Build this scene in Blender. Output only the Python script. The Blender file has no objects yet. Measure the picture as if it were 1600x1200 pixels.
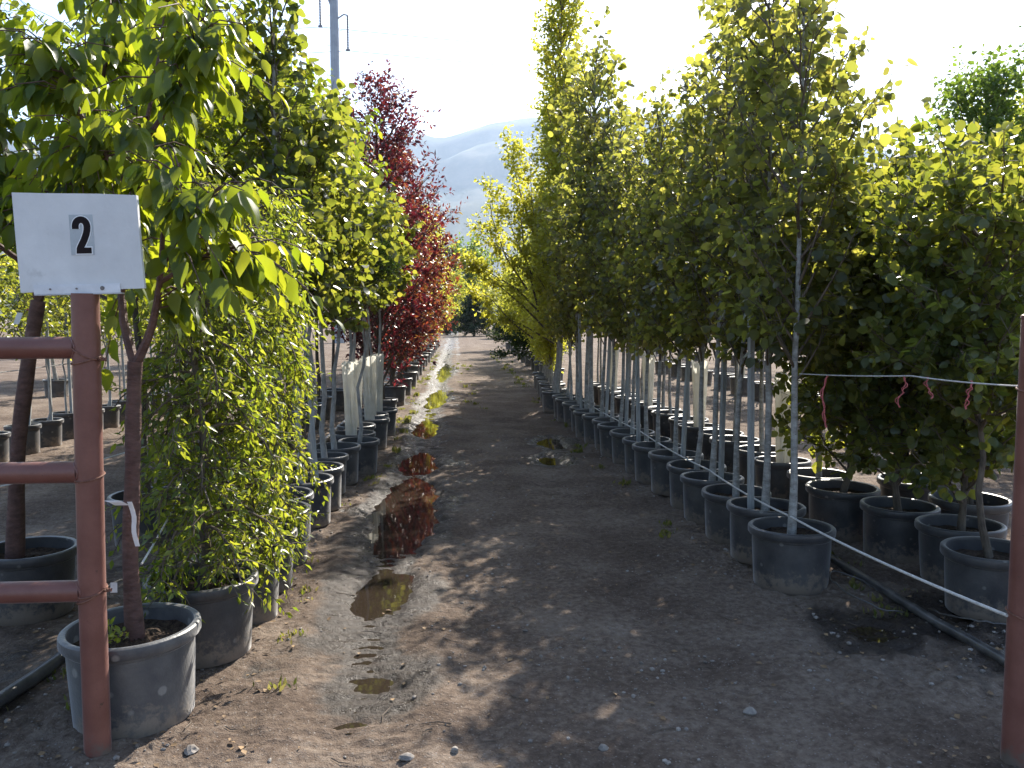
import bpy, math
import numpy as np
from mathutils import Matrix, Vector

sc = bpy.context.scene
COL = sc.collection
R = math.radians

# ------------------------------------------------------------------ camera
cam_data = bpy.data.cameras.new("camera")
cam_data.lens = 29.25
cam_data.sensor_width = 36.0
cam_data.clip_start = 0.05
cam_data.clip_end = 20000.0
cam = bpy.data.objects.new("camera", cam_data)
COL.objects.link(cam)
EYE = np.array([0.0, 0.0, 1.65])
cam.location = EYE
cam.rotation_euler = (R(90 - 4.53), 0.0, R(-3.74))
sc.camera = cam

# ------------------------------------------------------------------ sky, sun, exposure
SUN_AZ = R(24.5)      # to the right of the lane direction (+Y)
SUN_EL = R(38.0)
world = bpy.data.worlds.new("World")
sc.world = world
world.use_nodes = True
wn = world.node_tree.nodes
wl = world.node_tree.links
wn.clear()
sky = wn.new("ShaderNodeTexSky")
sky.sky_type = 'NISHITA'
sky.sun_disc = False
sky.sun_elevation = SUN_EL
sky.sun_rotation = SUN_AZ
sky.air_density = 1.0
sky.dust_density = 1.0
sky.ozone_density = 1.0
bg = wn.new("ShaderNodeBackground")
bg.inputs["Strength"].default_value = 0.12
wo = wn.new("ShaderNodeOutputWorld")
wl.new(sky.outputs[0], bg.inputs[0])
wl.new(bg.outputs[0], wo.inputs[0])

sun_data = bpy.data.lights.new("sun", 'SUN')
sun_data.energy = 5.0
sun_data.angle = R(0.5)
sun_data.color = (1.0, 0.93, 0.82)
sun = bpy.data.objects.new("sun", sun_data)
COL.objects.link(sun)
sun_vec = Vector((math.sin(SUN_AZ) * math.cos(SUN_EL), math.cos(SUN_AZ) * math.cos(SUN_EL), math.sin(SUN_EL)))
sun.rotation_euler = sun_vec.to_track_quat('Z', 'Y').to_euler()
sun.location = (20, 40, 40)

sc.view_settings.view_transform = 'Standard'
sc.view_settings.look = 'None'
sc.view_settings.exposure = 1.45
sc.view_settings.gamma = 1.0
sc.view_settings.use_curve_mapping = False
sc.cycles.use_denoising = True
sc.cycles.max_bounces = 5
sc.cycles.diffuse_bounces = 3
sc.cycles.glossy_bounces = 2
sc.cycles.transmission_bounces = 4
sc.cycles.transparent_max_bounces = 8
sc.cycles.sample_clamp_indirect = 6.0

# ------------------------------------------------------------------ materials
def new_mat(name):
    m = bpy.data.materials.new(name)
    m.use_nodes = True
    nt = m.node_tree
    nt.nodes.clear()
    out = nt.nodes.new("ShaderNodeOutputMaterial")
    return m, nt, out

def N(nt, typ, **kw):
    n = nt.nodes.new(typ)
    for k, v in kw.items():
        if k.startswith("i_"):
            key = k[2:]
            key = int(key) if key.isdigit() else key.replace("_", " ")
            n.inputs[key].default_value = v
        else:
            setattr(n, k, v)
    return n

def ramp(nt, stops, interp='LINEAR'):
    n = nt.nodes.new("ShaderNodeValToRGB")
    cr = n.color_ramp
    cr.interpolation = interp
    while len(cr.elements) < len(stops):
        cr.elements.new(0.5)
    for e, (p, c) in zip(cr.elements, stops):
        e.position = p
        e.color = (*c, 1) if len(c) == 3 else c
    return n

def noisy_mat(name, c1, c2, scale=8.0, rough=0.6, bump=0.2, bscale=60.0, spec=0.5, metallic=0.0, stretch=None, thresh=(0.35, 0.7), bdist=0.01, spots=None, sheen=0.0, splash=None, chips=None):
    m, nt, out = new_mat(name)
    tc = N(nt, "ShaderNodeTexCoord")
    src = tc.outputs["Object"]
    if stretch:
        mp = N(nt, "ShaderNodeMapping")
        mp.inputs["Scale"].default_value = stretch
        nt.links.new(src, mp.inputs[0]); src = mp.outputs[0]
    oi = N(nt, "ShaderNodeObjectInfo")
    add = N(nt, "ShaderNodeVectorMath", operation='ADD')
    sc_ = N(nt, "ShaderNodeMath", operation='MULTIPLY', i_1=37.0)
    nt.links.new(oi.outputs["Random"], sc_.inputs[0])
    nt.links.new(src, add.inputs[0]); nt.links.new(sc_.outputs[0], add.inputs[1])
    no = N(nt, "ShaderNodeTexNoise", i_Scale=scale, i_Detail=5.0, i_Roughness=0.65)
    nt.links.new(add.outputs[0], no.inputs["Vector"])
    r = ramp(nt, [(thresh[0], c1), (thresh[1], c2)])
    nt.links.new(no.outputs[0], r.inputs[0])
    col = r.outputs[0]
    if spots:
        vo = N(nt, "ShaderNodeTexVoronoi", i_Scale=spots[0])
        nt.links.new(add.outputs[0], vo.inputs["Vector"])
        rs = ramp(nt, [(spots[1] * 0.7, (1, 1, 1)), (spots[1], (0, 0, 0))])
        nt.links.new(vo.outputs["Distance"], rs.inputs[0])
        sf = N(nt, "ShaderNodeMath", operation='MULTIPLY', i_1=0.5)
        nt.links.new(rs.outputs[0], sf.inputs[0])
        mx = N(nt, "ShaderNodeMixRGB")
        nt.links.new(sf.outputs[0], mx.inputs[0]); nt.links.new(col, mx.inputs[1])
        mx.inputs[2].default_value = (*spots[2], 1)
        col = mx.outputs[0]
    for (sc2, lo, hi, colr, zlim) in ([splash] if splash else []) + ([chips] if chips else []):
        n9 = N(nt, "ShaderNodeTexNoise", i_Scale=sc2, i_Detail=6.0, i_Roughness=0.7)
        nt.links.new(add.outputs[0], n9.inputs["Vector"])
        val = n9.outputs[0]
        if zlim:
            sx = N(nt, "ShaderNodeSeparateXYZ"); nt.links.new(tc.outputs["Object"], sx.inputs[0])
            mr = N(nt, "ShaderNodeMapRange", i_From_Min=0.0, i_From_Max=zlim, i_To_Min=0.30, i_To_Max=-0.12)
            nt.links.new(sx.outputs["Z"], mr.inputs[0])
            ad = N(nt, "ShaderNodeMath", operation='ADD')
            nt.links.new(val, ad.inputs[0]); nt.links.new(mr.outputs[0], ad.inputs[1]); val = ad.outputs[0]
        rm = ramp(nt, [(lo, (0, 0, 0)), (hi, (1, 1, 1))])
        nt.links.new(val, rm.inputs[0])
        mx2 = N(nt, "ShaderNodeMixRGB")
        nt.links.new(rm.outputs[0], mx2.inputs[0]); nt.links.new(col, mx2.inputs[1]); mx2.inputs[2].default_value = (*colr, 1)
        col = mx2.outputs[0]
    p = N(nt, "ShaderNodeBsdfPrincipled")
    p.inputs["Roughness"].default_value = rough
    p.inputs["Specular IOR Level"].default_value = spec
    p.inputs["Metallic"].default_value = metallic
    p.inputs["Sheen Weight"].default_value = sheen
    p.inputs["Sheen Roughness"].default_value = 0.35
    nt.links.new(col, p.inputs["Base Color"])
    if bump:
        nb = N(nt, "ShaderNodeTexNoise", i_Scale=bscale, i_Detail=4.0)
        nt.links.new(add.outputs[0], nb.inputs["Vector"])
        b = N(nt, "ShaderNodeBump", i_Strength=bump, i_Distance=bdist)
        nt.links.new(nb.outputs[0], b.inputs["Height"])
        nt.links.new(b.outputs[0], p.inputs["Normal"])
    nt.links.new(p.outputs[0], out.inputs[0])
    return m

def leaf_mat(name, refl, trans, fac=0.5, rough=0.42, spec=0.45):
    m, nt, out = new_mat(name)
    at = N(nt, "ShaderNodeAttribute", attribute_name="tint")
    k = len(refl)
    r1 = ramp(nt, [(i / (k - 1), c) for i, c in enumerate(refl)])
    r2 = ramp(nt, [(i / (k - 1), c) for i, c in enumerate(trans)])
    nt.links.new(at.outputs["Fac"], r1.inputs[0]); nt.links.new(at.outputs["Fac"], r2.inputs[0])
    p = N(nt, "ShaderNodeBsdfPrincipled")
    p.inputs["Roughness"].default_value = rough
    p.inputs["Specular IOR Level"].default_value = spec
    nt.links.new(r1.outputs[0], p.inputs["Base Color"])
    t = N(nt, "ShaderNodeBsdfTranslucent")
    nt.links.new(r2.outputs[0], t.inputs[0])
    mx = N(nt, "ShaderNodeMixShader", i_0=fac)
    nt.links.new(p.outputs[0], mx.inputs[1]); nt.links.new(t.outputs[0], mx.inputs[2])
    nt.links.new(mx.outputs[0], out.inputs[0])
    return m

M = {}
M['pot'] = noisy_mat("pot_plastic", (0.028, 0.028, 0.032), (0.075, 0.072, 0.070), 5.0, 0.40, 0.12, 90, 0.55, spots=(9.0, 0.14, (0.22, 0.21, 0.19)), sheen=0.35, splash=(22, 0.56, 0.72, (0.15, 0.12, 0.095), 0.22))
M['pot_dusty'] = noisy_mat("pot_plastic_dusty", (0.062, 0.063, 0.068), (0.135, 0.132, 0.125), 6.0, 0.42, 0.15, 90, 0.5, spots=(8.0, 0.17, (0.33, 0.32, 0.29)), sheen=0.45, splash=(22, 0.58, 0.75, (0.19, 0.16, 0.13), 0.20))
M['soil'] = noisy_mat("potting_soil", (0.018, 0.012, 0.009), (0.10, 0.068, 0.045), 45, 0.95, 1.0, 70, 0.2, bdist=0.02)
M['bark_cherry'] = noisy_mat("bark_cherry", (0.065, 0.036, 0.030), (0.17, 0.095, 0.078), 14, 0.7, 0.6, 45, 0.3, stretch=(1, 1, 2.2), thresh=(0.3, 0.75))
M['bark_grey'] = noisy_mat("bark_grey", (0.20, 0.19, 0.175), (0.42, 0.40, 0.37), 20, 0.75, 0.4, 70, 0.3, stretch=(1, 1, 0.5))
M['bark_pale'] = noisy_mat("bark_pale", (0.19, 0.18, 0.165), (0.44, 0.43, 0.405), 13, 0.75, 0.5, 60, 0.25, stretch=(1, 1, 2.0), spots=(16, 0.13, (0.05, 0.04, 0.035)), chips=(24, 0.62, 0.68, (0.10, 0.09, 0.08), None))
M['bark_dark'] = noisy_mat("bark_dark", (0.05, 0.04, 0.032), (0.15, 0.12, 0.09), 20, 0.85, 0.6, 60, 0.2, stretch=(1, 1, 0.4))
M['twig'] = noisy_mat("twig_bark", (0.07, 0.05, 0.035), (0.15, 0.11, 0.075), 20, 0.75, 0.0)
M['rust_paint'] = noisy_mat("red_oxide_paint", (0.145, 0.052, 0.038), (0.205, 0.083, 0.062), 7, 0.42, 0.12, 120, 0.5, sheen=0.2, spots=(26, 0.08, (0.10, 0.04, 0.03)), splash=(16, 0.60, 0.75, (0.13, 0.10, 0.08), 0.13), chips=(9, 0.66, 0.70, (0.07, 0.035, 0.026), None))
M['rusty_wire'] = noisy_mat("rusty_wire", (0.10, 0.04, 0.025), (0.24, 0.10, 0.06), 60, 0.7, 0)
M['white_paint'] = noisy_mat("weathered_white_paint", (0.58, 0.58, 0.575), (0.70, 0.70, 0.69), 4, 0.5, 0.08, 60, 0.4, chips=(5, 0.60, 0.80, (0.40, 0.40, 0.385), None))
M['bracket'] = noisy_mat("painted_bracket", (0.62, 0.63, 0.65), (0.74, 0.75, 0.77), 14, 0.45, 0.1, 60, 0.5)
M['bolt'] = noisy_mat("bolt_metal", (0.10, 0.09, 0.09), (0.25, 0.22, 0.20), 60, 0.5, 0, metallic=0.6)
M['decal_back'] = noisy_mat("decal_backing", (0.36, 0.39, 0.41), (0.46, 0.49, 0.50), 22, 0.35, 0)
M['decal_white'] = noisy_mat("decal_white", (0.74, 0.74, 0.74), (0.78, 0.78, 0.78), 12, 0.4, 0)
M['black_ink'] = noisy_mat("black_numeral", (0.010, 0.006, 0.007), (0.018, 0.011, 0.012), 12, 0.75, 0, spec=0.2)
M['poly_pipe'] = noisy_mat("black_poly_pipe", (0.03, 0.03, 0.032), (0.12, 0.11, 0.10), 9, 0.32, 0.1, 60, 0.6)
M['stake'] = noisy_mat("weathered_stake", (0.26, 0.27, 0.27), (0.42, 0.43, 0.42), 18, 0.8, 0.4, 60, 0.2, stretch=(3, 3, 0.4))
M['rope'] = noisy_mat("white_rope", (0.45, 0.43, 0.40), (0.68, 0.66, 0.62), 60, 0.8, 0.3, 200)
M['twine'] = noisy_mat("red_twine", (0.36, 0.07, 0.075), (0.50, 0.15, 0.14), 40, 0.8, 0)
M['tag'] = noisy_mat("plastic_tag", (0.66, 0.66, 0.64), (0.78, 0.78, 0.76), 30, 0.45, 0)
M['tag_red'] = noisy_mat("red_tag", (0.42, 0.06, 0.04), (0.52, 0.09, 0.06), 30, 0.5, 0)
M['steel'] = noisy_mat("galvanised_steel", (0.30, 0.32, 0.35), (0.40, 0.42, 0.45), 1.5, 0.5, 0.0, metallic=0.35)
M['insulator'] = noisy_mat("insulator_grey", (0.14, 0.14, 0.16), (0.24, 0.24, 0.26), 4, 0.5, 0)
M['cable'] = noisy_mat("cable_grey", (0.26, 0.27, 0.30), (0.36, 0.37, 0.40), 1, 0.5, 0)
M['stone'] = noisy_mat("pebble_grey", (0.10, 0.085, 0.073), (0.36, 0.32, 0.28), 11, 0.8, 0.3, 40)
M['litter'] = noisy_mat("dead_leaf", (0.10, 0.06, 0.03), (0.34, 0.22, 0.11), 9, 0.8, 0)
M['mountain'] = noisy_mat("hillside_scrub", (0.055, 0.070, 0.040), (0.13, 0.12, 0.08), 0.006, 0.95, 0, spec=0.05, thresh=(0.4, 0.62))

M['leaf_cherry'] = leaf_mat("leaf_cherry", [(0.030, 0.058, 0.016), (0.050, 0.090, 0.020), (0.085, 0.125, 0.022)],
                            [(0.26, 0.35, 0.015), (0.40, 0.47, 0.02), (0.58, 0.57, 0.03)], 0.5, 0.4)
M['leaf_weeping'] = leaf_mat("leaf_weeping", [(0.030, 0.060, 0.014), (0.055, 0.095, 0.020), (0.10, 0.135, 0.024)],
                             [(0.24, 0.34, 0.02), (0.40, 0.48, 0.03), (0.60, 0.60, 0.05)], 0.48, 0.36, 0.5)
M['leaf_round'] = leaf_mat("leaf_round", [(0.034, 0.054, 0.024), (0.056, 0.080, 0.030), (0.095, 0.115, 0.034)],
                           [(0.24, 0.30, 0.03), (0.38, 0.42, 0.04), (0.58, 0.55, 0.06)], 0.45, 0.36, 0.55)
M['leaf_aspen'] = leaf_mat("leaf_aspen", [(0.036, 0.050, 0.030), (0.054, 0.070, 0.036), (0.095, 0.098, 0.040)],
                           [(0.26, 0.28, 0.05), (0.46, 0.46, 0.06), (0.66, 0.58, 0.10)], 0.55, 0.38, 0.5)
M['leaf_poplar'] = leaf_mat("leaf_poplar", [(0.050, 0.085, 0.020), (0.080, 0.120, 0.026), (0.115, 0.145, 0.03)],
                            [(0.46, 0.48, 0.04), (0.62, 0.62, 0.06), (0.76, 0.72, 0.08)], 0.58, 0.4)
M['leaf_plum'] = leaf_mat("leaf_plum", [(0.032, 0.013, 0.018), (0.052, 0.018, 0.022), (0.085, 0.030, 0.022), (0.085, 0.080, 0.03)],
                          [(0.10, 0.012, 0.02), (0.22, 0.022, 0.035), (0.40, 0.085, 0.035), (0.42, 0.28, 0.05)], 0.42, 0.34, 0.55)
M['leaf_far'] = leaf_mat("leaf_far", [(0.035, 0.06, 0.022), (0.055, 0.085, 0.028), (0.085, 0.11, 0.032)],
                         [(0.18, 0.28, 0.03), (0.28, 0.40, 0.04), (0.42, 0.50, 0.05)], 0.45, 0.5, 0.3)
M['leaf_conifer'] = leaf_mat("leaf_conifer", [(0.018, 0.032, 0.018), (0.028, 0.046, 0.022), (0.04, 0.06, 0.026)],
                             [(0.05, 0.08, 0.02), (0.08, 0.12, 0.03), (0.12, 0.16, 0.03)], 0.3, 0.6, 0.2)
M['grass'] = leaf_mat("grass_blades", [(0.05, 0.07, 0.02), (0.09, 0.10, 0.03), (0.17, 0.14, 0.06)],
                      [(0.24, 0.30, 0.03), (0.36, 0.36, 0.05), (0.44, 0.38, 0.12)], 0.4, 0.5)

def guard_mat():
    m, nt, out = new_mat("white_trunk_guard")
    d = N(nt, "ShaderNodeBsdfPrincipled")
    tc = N(nt, "ShaderNodeTexCoord")
    no = N(nt, "ShaderNodeTexNoise", i_Scale=9.0, i_Detail=4.0)
    nt.links.new(tc.outputs["Object"], no.inputs["Vector"])
    r = ramp(nt, [(0.3, (0.55, 0.53, 0.46)), (0.6, (0.76, 0.75, 0.70))])
    nt.links.new(no.outputs[0], r.inputs[0])
    nt.links.new(r.outputs[0], d.inputs["Base Color"])
    d.inputs["Roughness"].default_value = 0.45
    t = N(nt, "ShaderNodeBsdfTranslucent")
    t.inputs[0].default_value = (0.72, 0.70, 0.62, 1)
    mx = N(nt, "ShaderNodeMixShader", i_0=0.5)
    nt.links.new(d.outputs[0], mx.inputs[1]); nt.links.new(t.outputs[0], mx.inputs[2])
    nt.links.new(mx.outputs[0], out.inputs[0])
    return m
M['guard'] = guard_mat()

def ground_mat():
    m, nt, out = new_mat("dirt_and_mud")
    tc = N(nt, "ShaderNodeTexCoord")
    P = tc.outputs["Object"]
    wet = N(nt, "ShaderNodeAttribute", attribute_name="wet")
    n1 = N(nt, "ShaderNodeTexNoise", i_Scale=1.3, i_Detail=6.0, i_Roughness=0.6)
    n2 = N(nt, "ShaderNodeTexNoise", i_Scale=26.0, i_Detail=6.0, i_Roughness=0.7)
    n3 = N(nt, "ShaderNodeTexNoise", i_Scale=150.0, i_Detail=3.0, i_Roughness=0.6)
    vo = N(nt, "ShaderNodeTexVoronoi", i_Scale=48.0, i_Randomness=1.0)
    for n in (n1, n2, n3, vo):
        nt.links.new(P, n.inputs["Vector"])
    mixn = N(nt, "ShaderNodeMixRGB", i_0=0.5)
    nt.links.new(n1.outputs[0], mixn.inputs[1]); nt.links.new(n2.outputs[0], mixn.inputs[2])
    dry = ramp(nt, [(0.32, (0.056, 0.039, 0.030)), (0.48, (0.135, 0.100, 0.077)), (0.64, (0.26, 0.208, 0.165))])
    nt.links.new(mixn.outputs[0], dry.inputs[0])
    pebc = ramp(nt, [(0.0, (0.42, 0.39, 0.36)), (1.0, (0.14, 0.115, 0.095))])
    nt.links.new(vo.outputs["Color"], pebc.inputs[0])
    pebm = ramp(nt, [(0.16, (1, 1, 1)), (0.24, (0, 0, 0))])
    nt.links.new(vo.outputs["Distance"], pebm.inputs[0])
    pf = N(nt, "ShaderNodeMath", operation='MULTIPLY', i_1=0.45)
    nt.links.new(pebm.outputs[0], pf.inputs[0])
    withp = N(nt, "ShaderNodeMixRGB")
    nt.links.new(pf.outputs[0], withp.inputs[0]); nt.links.new(dry.outputs[0], withp.inputs[1]); nt.links.new(pebc.outputs[0], withp.inputs[2])
    wetc = ramp(nt, [(0.35, (0.018, 0.012, 0.009)), (0.65, (0.055, 0.040, 0.030))])
    nt.links.new(mixn.outputs[0], wetc.inputs[0])
    mw = N(nt, "ShaderNodeMixRGB")
    nt.links.new(wet.outputs["Fac"], mw.inputs[0]); nt.links.new(withp.outputs[0], mw.inputs[1]); nt.links.new(wetc.outputs[0], mw.inputs[2])
    p = N(nt, "ShaderNodeBsdfPrincipled")
    nt.links.new(mw.outputs[0], p.inputs["Base Color"])
    n4 = N(nt, "ShaderNodeTexNoise", i_Scale=9.0, i_Detail=5.0, i_Roughness=0.7)
    nt.links.new(P, n4.inputs["Vector"])
    wr = ramp(nt, [(0.38, (0.20, 0.20, 0.20)), (0.60, (0.66, 0.66, 0.66))])
    nt.links.new(n4.outputs[0], wr.inputs[0])
    rr = N(nt, "ShaderNodeMixRGB")
    rr.inputs[1].default_value = (0.95, 0.95, 0.95, 1)
    nt.links.new(wet.outputs["Fac"], rr.inputs[0]); nt.links.new(wr.outputs[0], rr.inputs[2])
    nt.links.new(rr.outputs[0], p.inputs["Roughness"])
    b0 = N(nt, "ShaderNodeBump", i_Strength=0.9, i_Distance=0.03)
    nt.links.new(n4.outputs[0], b0.inputs["Height"])
    sp = N(nt, "ShaderNodeMapRange", i_From_Min=0.0, i_From_Max=1.0, i_To_Min=0.12, i_To_Max=0.30)
    nt.links.new(wet.outputs["Fac"], sp.inputs[0])
    nt.links.new(sp.outputs[0], p.inputs["Specular IOR Level"])
    b1 = N(nt, "ShaderNodeBump", i_Strength=0.9, i_Distance=0.022)
    nt.links.new(b0.outputs[0], b1.inputs["Normal"])
    nt.links.new(n2.outputs[0], b1.inputs["Height"])
    b2 = N(nt, "ShaderNodeBump", i_Strength=0.8, i_Distance=0.007)
    nt.links.new(n3.outputs[0], b2.inputs["Height"]); nt.links.new(b1.outputs[0], b2.inputs["Normal"])
    b3 = N(nt, "ShaderNodeBump", i_Strength=0.5, i_Distance=0.006)
    nt.links.new(pebm.outputs[0], b3.inputs["Height"]); nt.links.new(b2.outputs[0], b3.inputs["Normal"])
    nt.links.new(b3.outputs[0], p.inputs["Normal"])
    nt.links.new(p.outputs[0], out.inputs[0])
    return m
M['ground'] = ground_mat()

def water_mat():
    m, nt, out = new_mat("muddy_water")
    p = N(nt, "ShaderNodeBsdfPrincipled")
    p.inputs["Base Color"].default_value = (0.030, 0.022, 0.016, 1)
    p.inputs["Roughness"].default_value = 0.03
    p.inputs["IOR"].default_value = 1.33
    p.inputs["Specular IOR Level"].default_value = 0.9
    tc = N(nt, "ShaderNodeTexCoord")
    no = N(nt, "ShaderNodeTexNoise", i_Scale=14.0, i_Detail=2.0)
    nt.links.new(tc.outputs["Object"], no.inputs["Vector"])
    b = N(nt, "ShaderNodeBump", i_Strength=0.06, i_Distance=0.004)
    nt.links.new(no.outputs[0], b.inputs["Height"])
    nt.links.new(b.outputs[0], p.inputs["Normal"])
    nt.links.new(p.outputs[0], out.inputs[0])
    return m
M['water'] = water_mat()

# ------------------------------------------------------------------ mesh helpers
def mesh_np(name, V, lv, lt, mat=None, smooth=True, attrs=None):
    me = bpy.data.meshes.new(name)
    V = np.asarray(V, dtype=np.float32); lv = np.asarray(lv, dtype=np.int32); lt = np.asarray(lt, dtype=np.int32)
    me.vertices.add(len(V)); me.vertices.foreach_set("co", V.ravel())
    me.loops.add(len(lv)); me.loops.foreach_set("vertex_index", lv)
    me.polygons.add(len(lt))
    ls = np.zeros(len(lt), dtype=np.int32); ls[1:] = np.cumsum(lt)[:-1]
    me.polygons.foreach_set("loop_start", ls); me.polygons.foreach_set("loop_total", lt)
    me.polygons.foreach_set("use_smooth", np.full(len(lt), smooth, dtype=bool))
    if attrs:
        for k, a in attrs.items():
            at = me.attributes.new(k, 'FLOAT', 'POINT')
            at.data.foreach_set("value", np.asarray(a, dtype=np.float32))
    me.update(calc_edges=True)
    if mat:
        me.materials.append(M[mat] if isinstance(mat, str) else mat)
    return me

class MB:
    """collects shapes into one mesh"""
    def __init__(s):
        s.V = []; s.F = []
    def add(s, V, F):
        o = sum(len(v) for v in s.V)
        s.V.append(np.asarray(V, dtype=float)); s.F += [tuple(i + o for i in f) for f in F]
        return s
    def box(s, c, size, rot=None):
        x, y, z = [d / 2 for d in size]
        V = np.array([(a * x, b * y, d * z) for a in (-1, 1) for b in (-1, 1) for d in (-1, 1)], dtype=float)
        if rot is not None:
            V = V @ np.array(rot.to_3x3()).T
        V = V + np.array(c)
        F = [(0, 1, 3, 2), (4, 6, 7, 5), (0, 4, 5, 1), (2, 3, 7, 6), (0, 2, 6, 4), (1, 5, 7, 3)]
        return s.add(V, F)
    def tube(s, pts, rad, n=8, cap=True):
        pts = np.asarray(pts, dtype=float)
        rad = np.broadcast_to(np.asarray(rad, dtype=float), (len(pts),))
        t = np.gradient(pts, axis=0)
        t /= np.linalg.norm(t, axis=1)[:, None] + 1e-9
        ref = np.array([0.31, 0.95, 0.05]) if abs(t[0][2]) > 0.5 else np.array([0.02, 0.1, 1.0])
        V = []
        for i in range(len(pts)):
            a = np.cross(t[i], ref); a /= np.linalg.norm(a) + 1e-9
            b = np.cross(t[i], a)
            for k in range(n):
                th = 2 * math.pi * k / n
                V.append(pts[i] + rad[i] * (math.cos(th) * a + math.sin(th) * b))
        F = []
        for i in range(len(pts) - 1):
            for k in range(n):
                k2 = (k + 1) % n
                F.append((i * n + k, i * n + k2, (i + 1) * n + k2, (i + 1) * n + k))
        if cap:
            F.append(tuple(range(n - 1, -1, -1)))
            F.append(tuple((len(pts) - 1) * n + k for k in range(n)))
        return s.add(V, F)
    def lathe(s, prof, n=40, c=(0, 0, 0)):
        V = []
        for r, z in prof:
            for k in range(n):
                th = 2 * math.pi * k / n
                V.append((c[0] + r * math.cos(th), c[1] + r * math.sin(th), c[2] + z))
        F = []
        for i in range(len(prof) - 1):
            for k in range(n):
                k2 = (k + 1) % n
                F.append((i * n + k, i * n + k2, (i + 1) * n + k2, (i + 1) * n + k))
        return s.add(V, F)
    def mesh(s, name, mat, smooth=True):
        V = np.concatenate(s.V)
        lv = [i for f in s.F for i in f]; lt = [len(f) for f in s.F]
        me = mesh_np(name, V, lv, lt, mat, smooth)
        if smooth:
            try:
                me.set_sharp_from_angle(angle=R(38))
            except Exception:
                pass
        return me

def link(name, data, parent=None, loc=(0, 0, 0), rot=(0, 0, 0), scale=(1, 1, 1)):
    o = bpy.data.objects.new(name, data)
    o.location = loc; o.rotation_euler = rot; o.scale = scale
    if parent is not None:
        o.parent = parent
    COL.objects.link(o)
    return o

def tag(o, label=None, cat=None, group=None, kind=None):
    if label: o["label"] = label
    if cat: o["category"] = cat
    if group: o["group"] = group
    if kind: o["kind"] = kind
    return o

ORD = "first second third fourth fifth sixth seventh eighth ninth tenth eleventh twelfth thirteenth fourteenth fifteenth sixteenth seventeenth eighteenth nineteenth".split()
TENS = {2: ("twenty", "twentieth"), 3: ("thirty", "thirtieth"), 4: ("forty", "fortieth"), 5: ("fifty", "fiftieth"), 6: ("sixty", "sixtieth")}
def ordinal(n):
    if n <= 19: return ORD[n - 1]
    t, u = divmod(n, 10)
    return TENS[t][1] if u == 0 else TENS[t][0] + "-" + ORD[u - 1]

# ------------------------------------------------------------------ noise
_tab = np.random.default_rng(7).random((8, 256, 256))
def vnoise(x, y, k=0):
    xi = np.floor(x).astype(int); yi = np.floor(y).astype(int)
    fx = x - xi; fy = y - yi
    fx = fx * fx * (3 - 2 * fx); fy = fy * fy * (3 - 2 * fy)
    T = _tab[k % 8]
    a = T[xi & 255, yi & 255]; b = T[(xi + 1) & 255, yi & 255]
    c = T[xi & 255, (yi + 1) & 255]; d = T[(xi + 1) & 255, (yi + 1) & 255]
    return (a * (1 - fx) + b * fx) * (1 - fy) + (c * (1 - fx) + d * fx) * fy
def fbm(x, y, k=0, oct=4, gain=0.5):
    s = 0; a = 1; t = 0
    for i in range(oct):
        s = s + a * vnoise(x * 2 ** i + 13.7 * i, y * 2 ** i + 5.1 * i, k + i); t += a; a *= gain
    return s / t

# ------------------------------------------------------------------ ground
# puddles: x, y, half width, half length, depth
PUDDLES = [
    (-0.45, 5.05, 0.17, 0.40, 0.030), (-0.44, 7.15, 0.29, 1.25, 0.040), (-0.46, 9.55, 0.22, 0.65, 0.030),
    (1.27, 11.0, 0.16, 0.55, 0.026), (1.13, 9.75, 0.15, 0.40, 0.026), (-0.37, 3.74, 0.09, 0.10, 0.012),
    (2.20, 4.16, 0.13, 0.13, 0.022), (2.76, 4.36, 0.12, 0.09, 0.022),
    (-0.50, 12.6, 0.20, 0.9, 0.026), (-0.42, 17.5, 0.24, 1.6, 0.026), (-0.36, 26.0, 0.26, 3.0, 0.026),
]
def track_x(y):
    return -0.47 + 0.05 * np.sin(y * 0.7) + 0.02 * np.sin(y * 2.3 + 1)

def ground_z(x, y, hollows=True):
    x = np.asarray(x, dtype=float); y = np.asarray(y, dtype=float)
    near = np.exp(-np.maximum(0, np.hypot(x, y) - 25) / 40)
    z = 0.030 * (fbm(x * 0.6, y * 0.6, 0, 3) - 0.5)
    lane = np.clip((x + 1.0) / 0.25, 0, 1) * np.clip((1.85 - x) / 0.25, 0, 1)
    clod = 0.062 * (fbm(x * 8, y * 8, 2, 4, 0.68) - 0.5) * (0.55 + 0.9 * vnoise(x * 1.7, y * 1.7, 7))
    z = z + clod * (1.0 - 0.50 * lane)
    xt = track_x(y)
    d = (x - xt)
    z = z - 0.040 * np.exp(-(d / 0.20) ** 2)
    z = z + 0.016 * np.exp(-((d + 0.33) / 0.10) ** 2) + 0.012 * np.exp(-((d - 0.34) / 0.10) ** 2)
    lugs = 0.5 + 0.5 * np.sin(y * 62 + 14 * np.abs(d) + 3 * fbm(x * 3, y * 3, 5, 2))
    z = z + 0.018 * lugs * np.exp(-((d) / 0.24) ** 4) * (0.35 + 0.65 * vnoise(x * 1.1, y * 0.8, 4))
    d2 = x - (1.05 + 0.06 * np.sin(y * 0.5))
    z = z - 0.022 * np.exp(-(d2 / 0.22) ** 2)
    z = z + 0.025 * np.clip((-0.95 - x) / 0.5, 0, 1) * np.exp(-((x + 1.2) / 1.5) ** 2)
    wob = 1.5 * (fbm(x * 7, y * 5, 3, 4, 0.6) - 0.5)
    for (px, py, rx, ry, dep) in (PUDDLES if hollows else []):
        q = ((x - px - 0.15 * rx * np.sin(y * 5)) / rx) ** 2 + ((y - py) / ry) ** 2
        e = np.clip(1.6 - q - wob, 0, 1.2)
        z = z - dep * e * 1.5
    return z * near

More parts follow.
